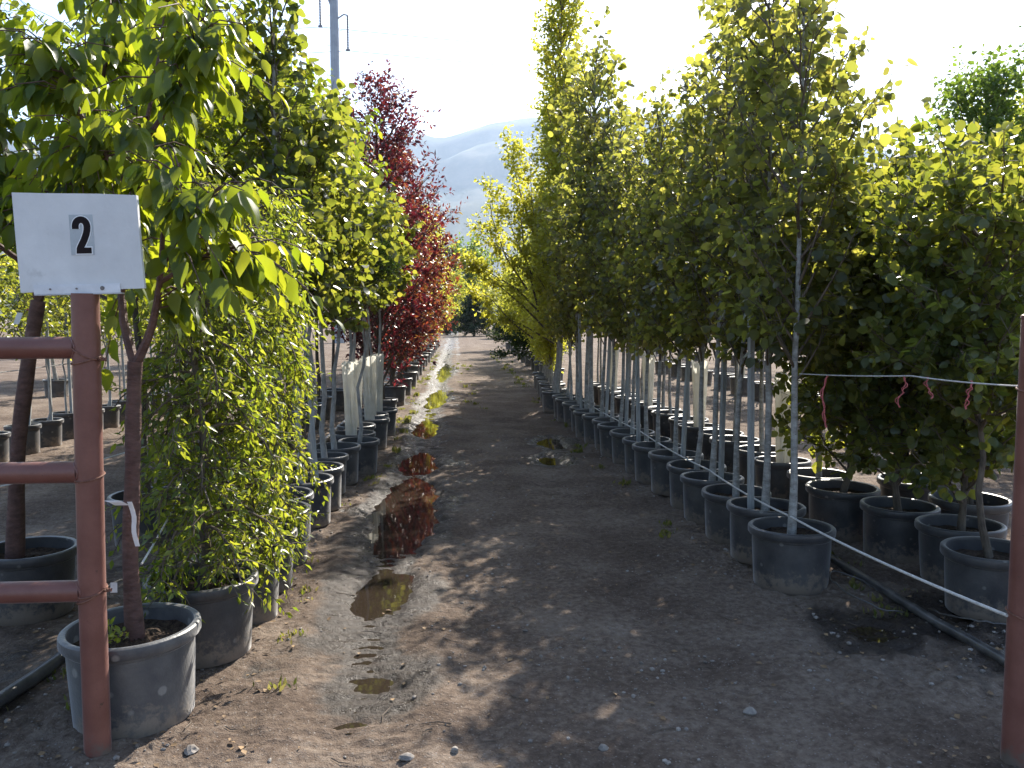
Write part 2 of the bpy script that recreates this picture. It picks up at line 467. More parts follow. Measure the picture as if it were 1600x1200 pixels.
# level of the water standing along the left wheel rut
_wy = np.arange(3.0, 60.0, 0.1)
_wx = track_x(_wy)[:, None] + np.linspace(-0.24, 0.24, 25)[None, :]
_wz = np.percentile(ground_z(_wx, np.repeat(_wy[:, None], 25, 1), False), 14, axis=1)
_k = np.exp(-np.linspace(-2.5, 2.5, 41) ** 2 / 2); _k /= _k.sum()
_wz = np.convolve(np.pad(_wz, 20, mode='edge'), _k, 'valid') - 0.003
def rut_level(y):
    return np.interp(y, _wy, _wz)

def wetness(x, y):
    xt = track_x(y)
    n = fbm(x * 4.3, y * 3.1, 6, 5, 0.62)
    w = (1.25 + 0.45 * np.clip((y - 3.6) / 1.5, 0, 1)) * np.exp(-((x - xt + 0.06) / 0.30) ** 2) * np.clip((y - 2.6) / 2.2, 0.35, 1)
    for (px, py, rx, ry, dep) in PUDDLES:
        q = np.sqrt(((x - px) / (rx + 0.22)) ** 2 + ((y - py) / (ry + 0.3)) ** 2)
        w = np.maximum(w, 1.5 * np.clip(1.35 - q, 0, 1))
    w = np.maximum(w, 1.1 * np.exp(-((x - 2.5) / 0.55) ** 2 - ((y - 4.1) / 0.75) ** 2))
    w = np.maximum(w, 0.55 * np.exp(-((x + 2.0) / 0.6) ** 2))
    h = ground_z(x, y) - rut_level(y)
    rim = np.clip(1.25 - h / 0.040, 0, 1.2) * (np.abs(x - xt) < 0.55) * np.clip((y - 3.0) / 0.8, 0, 1)
    w = np.maximum(w, 1.2 * rim)
    return np.clip((w - 0.55) * 2.4 + (n - 0.5) * 4.2 + 0.10, 0, 1) * np.clip(w * 2.2, 0, 1)

def grow(a, step, ratio, end):
    out = [a]
    while out[-1] < end:
        out.append(out[-1] + step); step *= ratio
    return out
xr = grow(2.9, 0.026, 1.10, 7000)
xl = [-v for v in grow(1.8, 0.026, 1.10, 7000)]
xs = np.array(sorted(set(xl + list(np.arange(-1.78, 2.89, 0.0175)) + xr)))
ys = np.array(sorted(set([-7000, -2500, -800, -250, -80, -25, -8, -3, -1, 0.5, 1.4] + list(np.arange(2.0, 6.0, 0.0165)) + grow(6.0, 0.0165, 1.0085, 45)[:] + grow(46, 0.9, 1.12, 7000))))
GX, GY = np.meshgrid(xs, ys)
GZ = ground_z(GX, GY)
nx, ny = len(xs), len(ys)
idx = np.arange(nx * ny).reshape(ny, nx)
quads = np.stack([idx[:-1, :-1], idx[:-1, 1:], idx[1:, 1:], idx[1:, :-1]], axis=-1).reshape(-1, 4)
gm = mesh_np("ground", np.stack([GX, GY, GZ], -1).reshape(-1, 3), quads.ravel(), np.full(len(quads), 4), 'ground', True,
             {"wet": wetness(GX, GY).ravel()})
g = link("ground", gm)
tag(g, "brown dirt lane and nursery ground with a wet muddy tyre track", "ground", kind="structure")

# water lying in the hollows
rngp = np.random.default_rng(5)
for i, (px, py, rx, ry, dep) in enumerate(PUDDLES):
    if px < 0: continue        # those lie in the rut and share its water
    th = np.linspace(0, 2 * math.pi, 72, endpoint=False)
    rr = 1.36 + 0.04 * np.sin(3 * th + i)
    X = px + rx * rr * np.cos(th); Y = py + ry * rr * np.sin(th)
    # the level: a little above the hollow's bed
    bx = px + rx * 1.0 * np.cos(th); by = py + ry * 1.0 * np.sin(th)
    lvl = float(np.percentile(ground_z(bx, by), 35))
    V = [(0, 0, 0)] + [(a - px, b - py, 0) for a, b in zip(X, Y)]
    F = [(0, 1 + k, 1 + (k + 1) % 72) for k in range(72)]
    me = MB().add(V, F).mesh("puddle", 'water')
    w = link("puddle", me, None, (px, py, lvl))
    tag(w, kind="structure", label="shallow muddy puddle in the dirt")

sy = np.concatenate([np.arange(3.3, 12, 0.06), np.arange(12, 55, 0.3)])
sx = track_x(sy); sz = rut_level(sy)
V = np.concatenate([np.stack([sx - 0.40, sy, sz], 1), np.stack([sx + 0.40, sy, sz], 1)])
ns = len(sy)
me = MB().add(V, [(i, ns + i, ns + i + 1, i + 1) for i in range(ns - 1)]).mesh("rut_water", 'water')
tag(link("puddle", me), "shallow muddy water standing in pools along the left wheel rut", kind="structure")

# ------------------------------------------------------------------ mountains
def mountains():
    az = np.linspace(R(-75), R(75), 260)
    rr = np.linspace(1800, 6200, 70)
    A, RR = np.meshgrid(az, rr)
    deg = np.degrees(A)
    # ridge height (tangent of elevation) against direction
    kn = [(-75, .13), (-40, .15), (-20, .19), (-8, .205), (-3, .213), (-1.2, .205), (2.3, .222), (8, .232), (16, .225), (24, .19), (30, .16), (38, .14), (75, .12)]
    el = np.interp(deg, [k[0] for k in kn], [k[1] for k in kn])
    X = RR * np.sin(A); Y = RR * np.cos(A)
    t = (RR - 1800) / (4300 - 1800)
    prof = np.clip(t, 0, 1) ** 1.35
    back = np.clip((RR - 4300) / 1900, 0, 1)
    Z = 4300 * el * prof * (1 - 0.9 * back)
    n = np.abs(fbm(X / 900, Y / 900, 1, 5, 0.55) - 0.5) * 2
    sp = np.abs(fbm(A * 9, RR / 2600, 3, 4, 0.5) - 0.5) * 2
    Z = Z * (1.06 - 0.30 * n * (1 - 0.75 * (t > 0.93)) - 0.42 * sp * np.sin(math.pi * np.clip(t, 0, 1))) + 14 * (fbm(X / 160, Y / 160, 2, 3) - 0.5) * prof
    Z = np.maximum(Z, 0) - 3 * (t <= 0.0)
    nr, na = A.shape
    idx = np.arange(nr * na).reshape(nr, na)
    q = np.stack([idx[:-1, :-1], idx[1:, :-1], idx[1:, 1:], idx[:-1, 1:]], -1).reshape(-1, 4)
    me = mesh_np("mountain", np.stack([X, Y, Z], -1).reshape(-1, 3), q.ravel(), np.full(len(q), 4), 'mountain', True)
    o = link("mountain_range", me)
    tag(o, "hazy blue mountain ridge rising beyond the end of the lane", "mountain", kind="structure")
    return float(Z.max())
MT = mountains()

# ------------------------------------------------------------------ leaves and trees
def tmpl(kind):
    if kind == 'ovate':
        V = [(0, 0, 0), (0, .40, 0), (0, .72, -.04), (0, 1.0, -.17),
             (-.16, .10, .05), (-.27, .40, .075), (-.16, .74, .02), (.16, .10, .05), (.27, .40, .075), (.16, .74, .02)]
        F = [(0, 1, 5, 4), (1, 2, 6, 5), (2, 3, 6), (0, 7, 8, 1), (1, 8, 9, 2), (2, 9, 3)]
    elif kind == 'round':
        V = [(0, 0, 0), (0, .5, -.03), (0, 1, -.06), (-.36, .14, .05), (-.46, .46, .08), (-.24, .82, .03), (.36, .14, .05), (.46, .46, .08), (.24, .82, .03)]
        F = [(0, 1, 4, 3), (1, 2, 5, 4), (0, 6, 7, 1), (1, 7, 8, 2)]
    elif kind == 'lance':
        V = [(0, 0, 0), (0, .5, -.03), (0, 1, -.10), (-.21, .42, .05), (.21, .42, .05)]
        F = [(0, 1, 3), (1, 2, 3), (0, 4, 1), (1, 4, 2)]
    else:
        V = [(0, 0, 0), (-.34, .48, .07), (0, 1, -.06), (.34, .48, .07)]
        F = [(0, 2, 1), (0, 3, 2)]
    return np.array(V, dtype=float), F

def unit(v):
    return v / (np.linalg.norm(v, axis=-1, keepdims=True) + 1e-9)

class Leaves:
    def __init__(s, shape):
        s.shape = shape; s.p = []; s.a = []; s.n = []; s.s = []; s.t = []
    def put(s, p, a, n, size, tint):
        s.p.append(p); s.a.append(a); s.n.append(n); s.s.append(size); s.t.append(tint)
    def done(s):
        s.p = np.concatenate(s.p); s.a = unit(np.concatenate(s.a)); nn = np.concatenate(s.n)
        s.s = np.concatenate(s.s); s.t = np.clip(np.concatenate(s.t), 0, 1)
        s.x = unit(np.cross(s.a, nn)); s.n = np.cross(s.x, s.a)
        return s
    def mesh(s, name, mat, sel=None):
        V, F = tmpl(s.shape)
        p, a, n, x, sz, t = (v if sel is None else v[sel] for v in (s.p, s.a, s.n, s.x, s.s, s.t))
        k = len(V)
        W = p[:, None, :] + sz[:, None, None] * (V[None, :, 0:1] * x[:, None, :] + V[None, :, 1:2] * a[:, None, :] + V[None, :, 2:3] * n[:, None, :])
        lv = np.array([i for f in F for i in f]); lt = np.array([len(f) for f in F])
        LV = (lv[None, :] + (np.arange(len(p)) * k)[:, None]).ravel()
        LT = np.tile(lt, len(p))
        return mesh_np(name, W.reshape(-1, 3), LV, LT, mat, True, {"tint": np.repeat(t, k)})

_leafmesh = {}
def leaf_unit(shape, mat, b):
    key = (shape, mat, b)
    if key not in _leafmesh:
        V, F = tmpl(shape)
        lv = [i for f in F for i in f]; lt = [len(f) for f in F]
        _leafmesh[key] = mesh_np("leaf", V, lv, lt, mat, True, {"tint": np.full(len(V), (b + 0.5) / 6)})
    return _leafmesh[key]

def twig_leaves(L, rng, p0, d, length, nl, size, droop, tint0, sag=0.0, spread=0.7, petiole=0.02, flat=0.5):
    """leaves along one twig; returns its polyline"""
    d = d / (np.linalg.norm(d) + 1e-9)
    s = np.linspace(0.12, 1.0, nl) + rng.uniform(-0.06, 0.06, nl)
    g = np.array([0, 0, -1.0])
    P = p0 + np.outer(s * length, d) + np.outer(sag * length * s ** 2, g)
    ax = rng.normal(size=(nl, 3)); ax = unit(ax - np.outer(ax @ d, d))
    a = unit(0.45 * d + spread * ax + droop * g)
    P = P + a * petiole * rng.uniform(0.4, 1.3, (nl, 1))
    nrm = rng.normal(size=(nl, 3)) * flat + np.array([0, 0, 1.0]) * (1 - flat) + 0.35 * ax
    L.put(P, a, nrm, size * rng.uniform(0.5, 1.2, nl), tint0 + rng.normal(0, 0.22, nl))
    q = np.array([0, 0.5, 1.0])
    return p0 + np.outer(q * length, d) + np.outer(sag * length * q ** 2, g)

def path_at(pts, t):
    n = len(pts) - 1
    x = min(max(t, 0), 0.9999) * n
    i = int(x); f = x - i
    return pts[i] * (1 - f) + pts[i + 1] * f, pts[i + 1] - pts[i]

def grow_tree(seed, H, base, Rf, nb, ang, curv, nt, tl, nl, leaf, shape, droop, trunk_r, sag=0.0, spread=0.7, tint=0.45,
              wander=0.03, twigs=True, tubes_n=5, petiole=0.02, flat=0.5, top_r=0.3, jag=0.35, extra_limbs=None, thin=0.0):
    """returns (trunk MB, branch MB, Leaves); z = 0 at the soil"""
    rng = np.random.default_rng(seed)
    n = 11
    zz = np.linspace(0, H, n)
    wx = np.cumsum(rng.normal(0, wander, n)); wy = np.cumsum(rng.normal(0, wander, n))
    wx -= wx[0]; wy -= wy[0]
    tp = np.stack([wx, wy, zz], 1)
    tr = trunk_r * (1 - (1 - top_r * 0.3) * (zz / H) ** 1.1)
    tr[0] *= 1.25
    trunk = MB().tube(tp, tr, 9)
    br = MB(); L = Leaves(shape)
    limbs = []
    for b in range(nb):
        u = (b + rng.uniform(0, 1)) / nb
        h = base + (H - base) * u * 0.985
        p0, _ = path_at(tp, h / H)
        az = b * 2.39996 + rng.uniform(-0.5, 0.5)
        ln = Rf(u) * rng.uniform(1 - jag, 1 + jag)
        an = ang * rng.uniform(0.75, 1.25)
        d = np.array([math.sin(an) * math.cos(az), math.sin(an) * math.sin(az), math.cos(an)])
        pts = [p0]; m = 6
        for k in range(m):
            d = d + np.array([0, 0, curv]) + rng.normal(0, 0.10, 3)
            d = d / np.linalg.norm(d)
            pts.append(pts[-1] + d * ln / m)
        limbs.append((np.array(pts), ln, rng.normal(0, 0.10), 1 - thin * u))
    if extra_limbs:
        for pts in extra_limbs:
            pts = np.array(pts, dtype=float)
            limbs.append((pts, float(np.linalg.norm(pts[-1] - pts[0])), 0.08, 1.7))
    mean_ln = np.mean([l[1] for l in limbs[:nb]])
    for pts, ln, dt, dn in limbs:
        r0 = max(0.004, min(trunk_r * 0.45, 0.011 * ln + 0.004))
        br.tube(pts, np.linspace(r0, 0.0025, len(pts)), tubes_n, cap=False)
        k = max(2, int(round(nt * dn * ln / mean_ln)))
        for j in range(k):
            t = rng.uniform(0.12, 1.0) ** 0.8
            p, dr = path_at(pts, t)
            dr = dr / (np.linalg.norm(dr) + 1e-9)
            td = dr * 0.55 + unit(rng.normal(size=3)) * 0.75
            q = twig_leaves(L, rng, p, td, tl * rng.uniform(0.5, 1.25), nl, leaf, droop, tint + dt, sag, spread, petiole, flat)
            if twigs:
                br.tube(q, [0.0028, 0.0022, 0.0014], 3, cap=False)
    return trunk, br, L.done()

bell = lambda lo, w, p=0.6: (lambda u: w * (lo + (1 - lo) * max(0.0, math.sin(math.pi * min(1, 0.14 + 0.86 * u))) ** p))

KIND = {
    'aspen': dict(Rf=lambda u: 0.58 * (0.30 + 0.70 * math.sin(math.pi * min(1, 0.25 + 0.74 * u)) ** 0.8), nb=44, ang=R(36), curv=0.05, nt=9, tl=0.21, nl=7,
                  leaf=0.070, shape='round', droop=0.35, trunk_r=0.024, tint=0.40, spread=0.75, petiole=0.03, flat=0.75, thin=0.72, wander=0.010, jag=0.5),
    'round': dict(Rf=lambda u: 0.56 * (0.35 + 0.65 * math.sin(math.pi * (0.20 + 0.77 * u)) ** 0.7), nb=38, ang=R(50), curv=0.04, nt=8, tl=0.22, nl=8,
                  leaf=0.072, shape='round', droop=0.35, trunk_r=0.026, tint=0.5, petiole=0.03, flat=0.7),
    'round_tall': dict(Rf=lambda u: 0.42 * (0.40 + 0.60 * math.sin(math.pi * (0.25 + 0.73 * u)) ** 0.7), nb=52, ang=R(42), curv=0.05, nt=7, tl=0.18, nl=7,
                  leaf=0.074, shape='round', droop=0.35, trunk_r=0.027, tint=0.45, petiole=0.03, flat=0.7, thin=0.45, wander=0.012),
    'broad': dict(Rf=lambda u: 1.05 * (0.4 + 0.6 * math.sin(math.pi * (0.2 + 0.76 * u)) ** 0.7), nb=36, ang=R(55), curv=0.04, nt=11, tl=0.30, nl=8,
                  leaf=0.085, shape='ovate', droop=0.55, trunk_r=0.032, tint=0.35, sag=0.2, petiole=0.02, flat=0.45),
    'weeping': dict(Rf=lambda u: 0.36 - 0.08 * u, nb=95, ang=R(36), curv=-0.42, nt=8, tl=0.15, nl=9,
                    leaf=0.048, shape='lance', droop=0.45, trunk_r=0.026, tint=0.62, jag=0.5, sag=0.3, petiole=0.008, flat=0.5, wander=0.02),
    'plum': dict(Rf=lambda u: 1.35 * (0.25 + 0.75 * math.sin(math.pi * (0.36 + 0.62 * u)) ** 0.9), nb=100, ang=R(48), curv=0.05, nt=13, tl=0.32, nl=12,
                 leaf=0.090, shape='lance', droop=-0.05, trunk_r=0.05, tint=0.26, petiole=0.01, flat=0.5, twigs=False),
    'poplar': dict(Rf=lambda u: 0.95 * (0.35 + 0.65 * math.sin(math.pi * (0.20 + 0.72 * u)) ** 0.8), nb=95, ang=R(22), curv=0.05, nt=15, tl=0.24, nl=11,
                   leaf=0.074, shape='rhomb', droop=0.25, trunk_r=0.05, tint=0.75, petiole=0.03, flat=0.8, twigs=False),
    'shrub': dict(Rf=lambda u: 0.60 * (0.75 + 0.25 * math.sin(math.pi * (0.2 + 0.7 * u))), nb=60, ang=R(58), curv=0.06, nt=10, tl=0.24, nl=10,
                  leaf=0.062, shape='round', droop=0.1, trunk_r=0.022, tint=0.55, petiole=0.015, flat=0.6),
    'young': dict(Rf=lambda u: 0.40 * (0.5 + 0.5 * math.sin(math.pi * (0.2 + 0.7 * u))), nb=18, ang=R(45), curv=0.05, nt=6, tl=0.18, nl=7,
                  leaf=0.065, shape='rhomb', droop=0.2, trunk_r=0.016, tint=0.5, petiole=0.01, twigs=False),
    'globe': dict(Rf=lambda u: 0.34, nb=60, ang=R(80), curv=0.02, nt=14, tl=0.10, nl=8,
                  leaf=0.032, shape='rhomb', droop=0.0, trunk_r=0.022, tint=0.3, petiole=0.004, twigs=False, jag=0.1),
    'light': dict(Rf=lambda u: 1.15 * (0.4 + 0.6 * math.sin(math.pi * (0.2 + 0.74 * u))), nb=56, ang=R(42), curv=0.05, nt=11, tl=0.36, nl=10,
                  leaf=0.10, shape='rhomb', droop=0.15, trunk_r=0.045, tint=0.6, petiole=0.02, twigs=False),
    'wood': dict(Rf=lambda u: 3.4 * (0.4 + 0.6 * math.sin(math.pi * (0.2 + 0.74 * u))), nb=60, ang=R(55), curv=0.06, nt=12, tl=1.0, nl=9,
                 leaf=0.34, shape='rhomb', droop=0.1, trunk_r=0.20, tint=0.45, petiole=0.05, twigs=False, wander=0.12),
    'conifer': dict(Rf=lambda u: 1.15 * (1.03 - u), nb=90, ang=R(75), curv=0.03, nt=10, tl=0.38, nl=10,
                    leaf=0.13, shape='rhomb', droop=0.1, trunk_r=0.07, tint=0.45, petiole=0.02, twigs=False),
}
MATS = {'round_tall': ('bark_grey', 'leaf_round'), 'aspen': ('bark_pale', 'leaf_aspen'), 'round': ('bark_grey', 'leaf_round'), 'broad': ('bark_dark', 'leaf_cherry'), 'weeping': ('bark_dark', 'leaf_weeping'),
        'plum': ('bark_dark', 'leaf_plum'), 'poplar': ('bark_grey', 'leaf_poplar'), 'shrub': ('bark_dark', 'leaf_round'), 'young': ('bark_grey', 'leaf_round'),
        'globe': ('bark_grey', 'leaf_far'), 'light': ('bark_grey', 'leaf_poplar'), 'wood': ('bark_dark', 'leaf_far'), 'conifer': ('bark_dark', 'leaf_conifer')}

_bank = {}
def bank(kind, H, base, seed):
    key = (kind, H, base, seed)
    if key not in _bank:
        t, b, L = grow_tree(seed, H, base, **KIND[kind])
        bm, lm = MATS[kind]
        _bank[key] = (t.mesh("trunk", bm), b.mesh("branches", 'twig'), L.mesh("crown", lm), L)
    return _bank[key]

# pots -------------------------------------------------------------
def pot_meshes(rt, rb, h, mat, seg=44):
    b = MB()
    w = 0.006
    t = rt - 0.020
    prof = [(0.001, 0.012), (rb - 0.01, 0.012), (rb - 0.004, 0.0), (rb, 0.006)]
    for k in range(1, 6):
        u = k / 6 * 0.80
        prof.append((rb + (t - rb) * u, h * u))
    prof += [(t - 0.006, h * 0.82), (t - 0.001, h * 0.835), (t - 0.001, h * 0.862), (t - 0.005, h * 0.872), (t - 0.002, h * 0.885), (t, h * 0.90), (t, h - 0.012),
             (t - w, h - 0.012), (t - w - 0.002, h * 0.80), (rb - w, h * 0.5)]
    b.lathe(prof, seg)
    r = MB()
    lip = [(t - 0.002, h - 0.052), (rt - 0.006, h - 0.050), (rt - 0.001, h - 0.042), (rt, h - 0.018), (rt - 0.002, h - 0.006), (rt - 0.009, h), (t + 0.002, h + 0.001), (t - 0.009, h - 0.003), (t - 0.010, h - 0.016)]
    r.lathe(lip, seg)
    s = MB()
    zs = h * 0.80
    pr = [(0.001, zs + 0.018), (0.05, zs + 0.014), (0.12, zs + 0.005), (t - 0.05, zs - 0.004), (t - 0.008, zs + 0.002)]
    s.lathe(pr, 28)
    me = s.mesh("soil", 'soil')
    rg = np.random.default_rng(3)
    for v in me.vertices:
        v.co.z += float(rg.uniform(-0.012, 0.012))
    return b.mesh("pot", mat), r.mesh("rim", mat), me, zs
POTS = {'large': pot_meshes(0.262, 0.222, 0.375, 'pot'), 'medium': pot_meshes(0.225, 0.185, 0.37, 'pot'),
        'small': pot_meshes(0.20, 0.165, 0.35, 'pot', 28), 'dusty': pot_meshes(0.268, 0.228, 0.38, 'pot_dusty', 64)}

rngI = np.random.default_rng(77)
def add_pot(root, size, rz=0.0):
    p, r, s, zs = POTS[size]
    k = float(rngI.uniform(0.96, 1.03))
    tl = (float(rngI.uniform(-0.022, 0.022)), float(rngI.uniform(-0.022, 0.022)), rz)
    ov = float(rngI.uniform(0.985, 1.015))
    po = link("pot", p, root, rot=tl, scale=(k * ov, k / ov, k))
    link("rim", r, po)
    link("soil", s, root, rot=tl, scale=(k * ov, k / ov, k))
    return zs

def stake_mesh(h, w=0.034):
    b = MB()
    V = []
    for z, k in ((0, 1), (h - 0.02, 1), (h, 0.7)):
        for sx, sy in ((-1, -1), (1, -1), (1, 1), (-1, 1)):
            V.append((sx * w / 2 * k, sy * w / 2 * k, z))
    F = [(0, 1, 5, 4), (1, 2, 6, 5), (2, 3, 7, 6), (3, 0, 4, 7), (4, 5, 9, 8), (5, 6, 10, 9), (6, 7, 11, 10), (7, 4, 8, 11), (8, 9, 10, 11)]
    return b.add(V, F).mesh("stake", 'stake', False)
STAKE = {h: stake_mesh(h) for h in (1.0, 1.5, 1.9)}

def guard_mesh(seed, h=0.85, r=0.075):
    rg = np.random.default_rng(seed)
    n, m = 40, 12
    V = []
    ph = rg.uniform(0, 6.28, 4)
    for j in range(m + 1):
        u = j / m
        for k in range(n):
            th = 2 * math.pi * k / n
            rr = r * (0.72 + 0.45 * u + 0.12 * math.sin(3 * th + ph[0] + u) + 0.10 * math.sin(7 * th + ph[1] + 2 * u) + 0.06 * math.sin(13 * th + ph[2] - 3 * u))
            V.append((rr * math.cos(th), rr * math.sin(th), u * h + (0.02 * math.sin(3 * th + ph[3]) if j == m else 0)))
    F = [(j * n + k, j * n + (k + 1) % n, (j + 1) * n + (k + 1) % n, (j + 1) * n + k) for j in range(m) for k in range(n)]
    return MB().add(V, F).mesh("trunk_guard", 'guard')
GUARDS = [guard_mesh(s) for s in range(4)]

NAMES = {'round_tall': 'potted_round_leaf_tree', 'aspen': 'potted_aspen_tree', 'round': 'potted_round_leaf_tree', 'broad': 'potted_broadleaf_tree', 'weeping': 'potted_weeping_tree', 'plum': 'potted_plum_tree',
         'poplar': 'potted_poplar_tree', 'shrub': 'potted_shrub', 'young': 'potted_sapling', 'globe': 'potted_globe_tree', 'light': 'potted_green_tree', 'wood': 'broadleaf_tree', 'conifer': 'conical_evergreen_tree'}
CATS = {'shrub': 'shrub'}

def plant(kind, x, y, H, base, label, group, pot='large', seed=0, guard=None, stake=None, scale=1.0, lean=(0, 0), rz=None, leaves=0, name=None):
    gz = float(ground_z(x, y)) - 0.006
    root = link(name or NAMES[kind], None, None, (x, y, gz))
    root.empty_display_size = 0.1
    tag(root, label, CATS.get(kind, 'tree'), group)
    zs = add_pot(root, pot, float(rngI.uniform(0, 6.28))) if pot else 0.0
    tm, bm, cm, L = bank(kind, H, base, seed)
    rz = float(rngI.uniform(0, 6.28)) if rz is None else rz
    rot = (lean[0], lean[1], rz)
    s3 = (scale, scale, scale)
    t = link("trunk", tm, root, (0, 0, zs - 0.01), rot, s3)
    b = link("branches", bm, t); b["kind"] = "stuff"
    if leaves:
        rot_m = Matrix.Rotation(rz, 3, 'Z')
        Rm = np.array(rot_m)
        W = (L.p @ Rm.T) * scale + np.array([x, y, gz + zs - 0.01])
        dist = np.linalg.norm(W - EYE, axis=1) - 1.5 * L.s
        order = np.argsort(dist)[:leaves]
        mask = np.ones(len(L.p), bool); mask[order] = False
        c = link("crown", L.mesh("crown", MATS[kind][1], mask), root, (0, 0, zs - 0.01), (0, 0, rz), s3)
        place_leaf_objects(c, L, order, MATS[kind][1])
    else:
        c = link("crown", cm, root, (0, 0, zs - 0.01), rot, s3)
    c["kind"] = "stuff"
    if guard is not None:
        link("trunk_guard", GUARDS[guard % 4], root, (tm.vertices[30].co.x * 0.5, tm.vertices[30].co.y * 0.5, zs), (0, 0, guard * 1.3))
    if stake:
        for (sx, sy, hh, lx, ly) in stake:
            link("stake", STAKE[hh], root, (sx, sy, zs - 0.06), (ly, lx, 0.3))
    return root

def place_leaf_objects(crown, L, order, mat):
    for i in order:
        b = int(min(5, L.t[i] * 6))
        o = bpy.data.objects.new("leaf", leaf_unit(L.shape, mat, b))
        s = float(L.s[i])
        m = Matrix.Identity(4)
        for r_ in range(3):
            m[r_][0] = L.x[i][r_] * s; m[r_][1] = L.a[i][r_] * s; m[r_][2] = L.n[i][r_] * s; m[r_][3] = L.p[i][r_]
        o.parent = crown
        o.matrix_local = m
        COL.objects.link(o)

# --- the two large-leaved cherries in front, limb by limb ----------
def cherry(name, x, y, label, pot, trunk_pts, trunk_r, limbs, nt, tl, nl, leaf, seed, n_obj, tint):
    gz = float(ground_z(x, y)) - 0.006
    root = link(name, None, None, (x, y, gz))
    tag(root, label, 'tree')
    zs = add_pot(root, pot)
    rng = np.random.default_rng(seed)
    off = np.array([x, y, gz])
    tp = np.array(trunk_pts) - off
    tp[0][2] = zs - 0.02
    # smooth the trunk line
    q = np.linspace(0, len(tp) - 1, 18)
    tps = np.stack([np.interp(q, np.arange(len(tp)), tp[:, k]) for k in range(3)], 1)
    for _ in range(2):
        tps[1:-1] = (tps[:-2] + 2 * tps[1:-1] + tps[2:]) / 4
    rad = np.interp(q, [0, 0.6, len(tp) - 1], [trunk_r * 1.25, trunk_r, trunk_r * 0.86]) * (1 + 0.05 * np.sin(q * 5))
    t = link("trunk", MB().tube(tps, rad, 14).mesh("trunk", 'bark_cherry'), root)
    br = MB(); L = Leaves('ovate')
    for (pts, r0, dens) in limbs:
        P = np.array(pts) - off
        q = np.linspace(0, len(P) - 1, 12)
        P = np.stack([np.interp(q, np.arange(len(P)), P[:, k]) for k in range(3)], 1)
        P[1:-1] = (P[:-2] + 2 * P[1:-1] + P[2:]) / 4
        br.tube(P, np.linspace(r0, 0.004, len(P)), 7, cap=False)
        for j in range(int(nt * dens)):
            u = rng.uniform(0.25, 1.0)
            p, d = path_at(P, u)
            d = d / (np.linalg.norm(d) + 1e-9)
            dd = unit(rng.normal(size=3) * np.array([1, 1, 0.6])) * 0.85 + d * 0.45 + np.array([0, 0, 0.15])
            end = p + off + unit(dd) * tl
            if end[1] < 3.42 and end[0] < -1.05 and end[2] < 2.32:
                continue
            qd = twig_leaves(L, rng, p, dd, tl * rng.uniform(0.45, 1.2), nl, leaf, 1.05, tint, 0.5, 0.55, 0.03, 0.38)
            br.tube(qd, [0.0042, 0.003, 0.002], 4, cap=False)
    L.done()
    b = link("branches", br.mesh("branches", 'bark_cherry'), t); b["kind"] = "stuff"
    W = L.p + off
    dist = np.linalg.norm(W - EYE, axis=1)
    order = np.argsort(dist)[:n_obj]
    mask = np.ones(len(L.p), bool); mask[order] = False
    c = link("crown", L.mesh("crown", 'leaf_cherry', mask), root); c["kind"] = "stuff"
    place_leaf_objects(c, L, order, 'leaf_cherry')
    return root

A = cherry("potted_cherry_tree", -1.345, 3.44, "large-leaved tree in the dusty grey pot behind the numbered fence post", 'dusty',
    [(-1.343, 3.46, 0.34), (-1.347, 3.44, 0.68), (-1.317, 3.42, 0.97), (-1.303, 3.42, 1.283), (-1.289, 3.42, 1.476)], 0.033,
    [([(-1.289, 3.42, 1.46), (-1.21, 3.40, 1.604), (-1.162, 3.38, 1.818), (-1.136, 3.35, 2.063), (-1.05, 3.30, 2.24)], 0.020, 1.2),
     ([(-1.161, 3.38, 1.843), (-1.03, 3.32, 2.04), (-0.90, 3.28, 2.15)], 0.010, 0.8),
     ([(-1.163, 3.38, 1.793), (-0.98, 3.36, 1.90), (-0.86, 3.40, 1.94)], 0.010, 0.7),
     ([(-1.289, 3.42, 1.46), (-1.378, 3.5, 1.694), (-1.348, 3.6, 2.172), (-1.263, 3.7, 2.667), (-1.229, 3.8, 3.126)], 0.020, 1.7),
     ([(-1.348, 3.6, 2.172), (-1.557, 3.68, 2.46), (-1.694, 3.72, 2.80)], 0.012, 1.8),
     ([(-1.31, 3.62, 2.358), (-1.10, 3.6, 2.643), (-1.05, 3.6, 2.9)], 0.012, 1.3)],
    26, 0.30, 7, 0.115, 11, 300, 0.5)
B = cherry("potted_cherry_tree", -2.38, 4.68, "large-leaved tree with leaning trunk behind the red fence rails at the left edge", 'large',
    [(-2.45, 4.68, 0.33), (-2.345, 4.56, 0.968), (-2.236, 4.5, 1.44), (-2.175, 4.5, 1.74)], 0.040,
    [([(-2.175, 4.5, 1.74), (-2.169, 4.4, 2.187), (-2.25, 4.3, 2.635), (-2.265, 4.2, 3.024)], 0.022, 2.0),
     ([(-2.175, 4.5, 1.74), (-1.95, 4.4, 2.189), (-1.768, 4.3, 2.581), (-1.651, 4.2, 2.979), (-1.6, 4.2, 3.4)], 0.022, 2.2),
     ([(-2.197, 4.5, 1.97), (-1.80, 4.1, 2.301), (-1.60, 4.0, 2.403)], 0.016, 1.6),
     ([(-2.2, 4.5, 1.9), (-2.5, 4.3, 2.2), (-2.75, 4.2, 2.7)], 0.016, 1.6)],
    30, 0.36, 7, 0.115, 12, 300, 0.38)

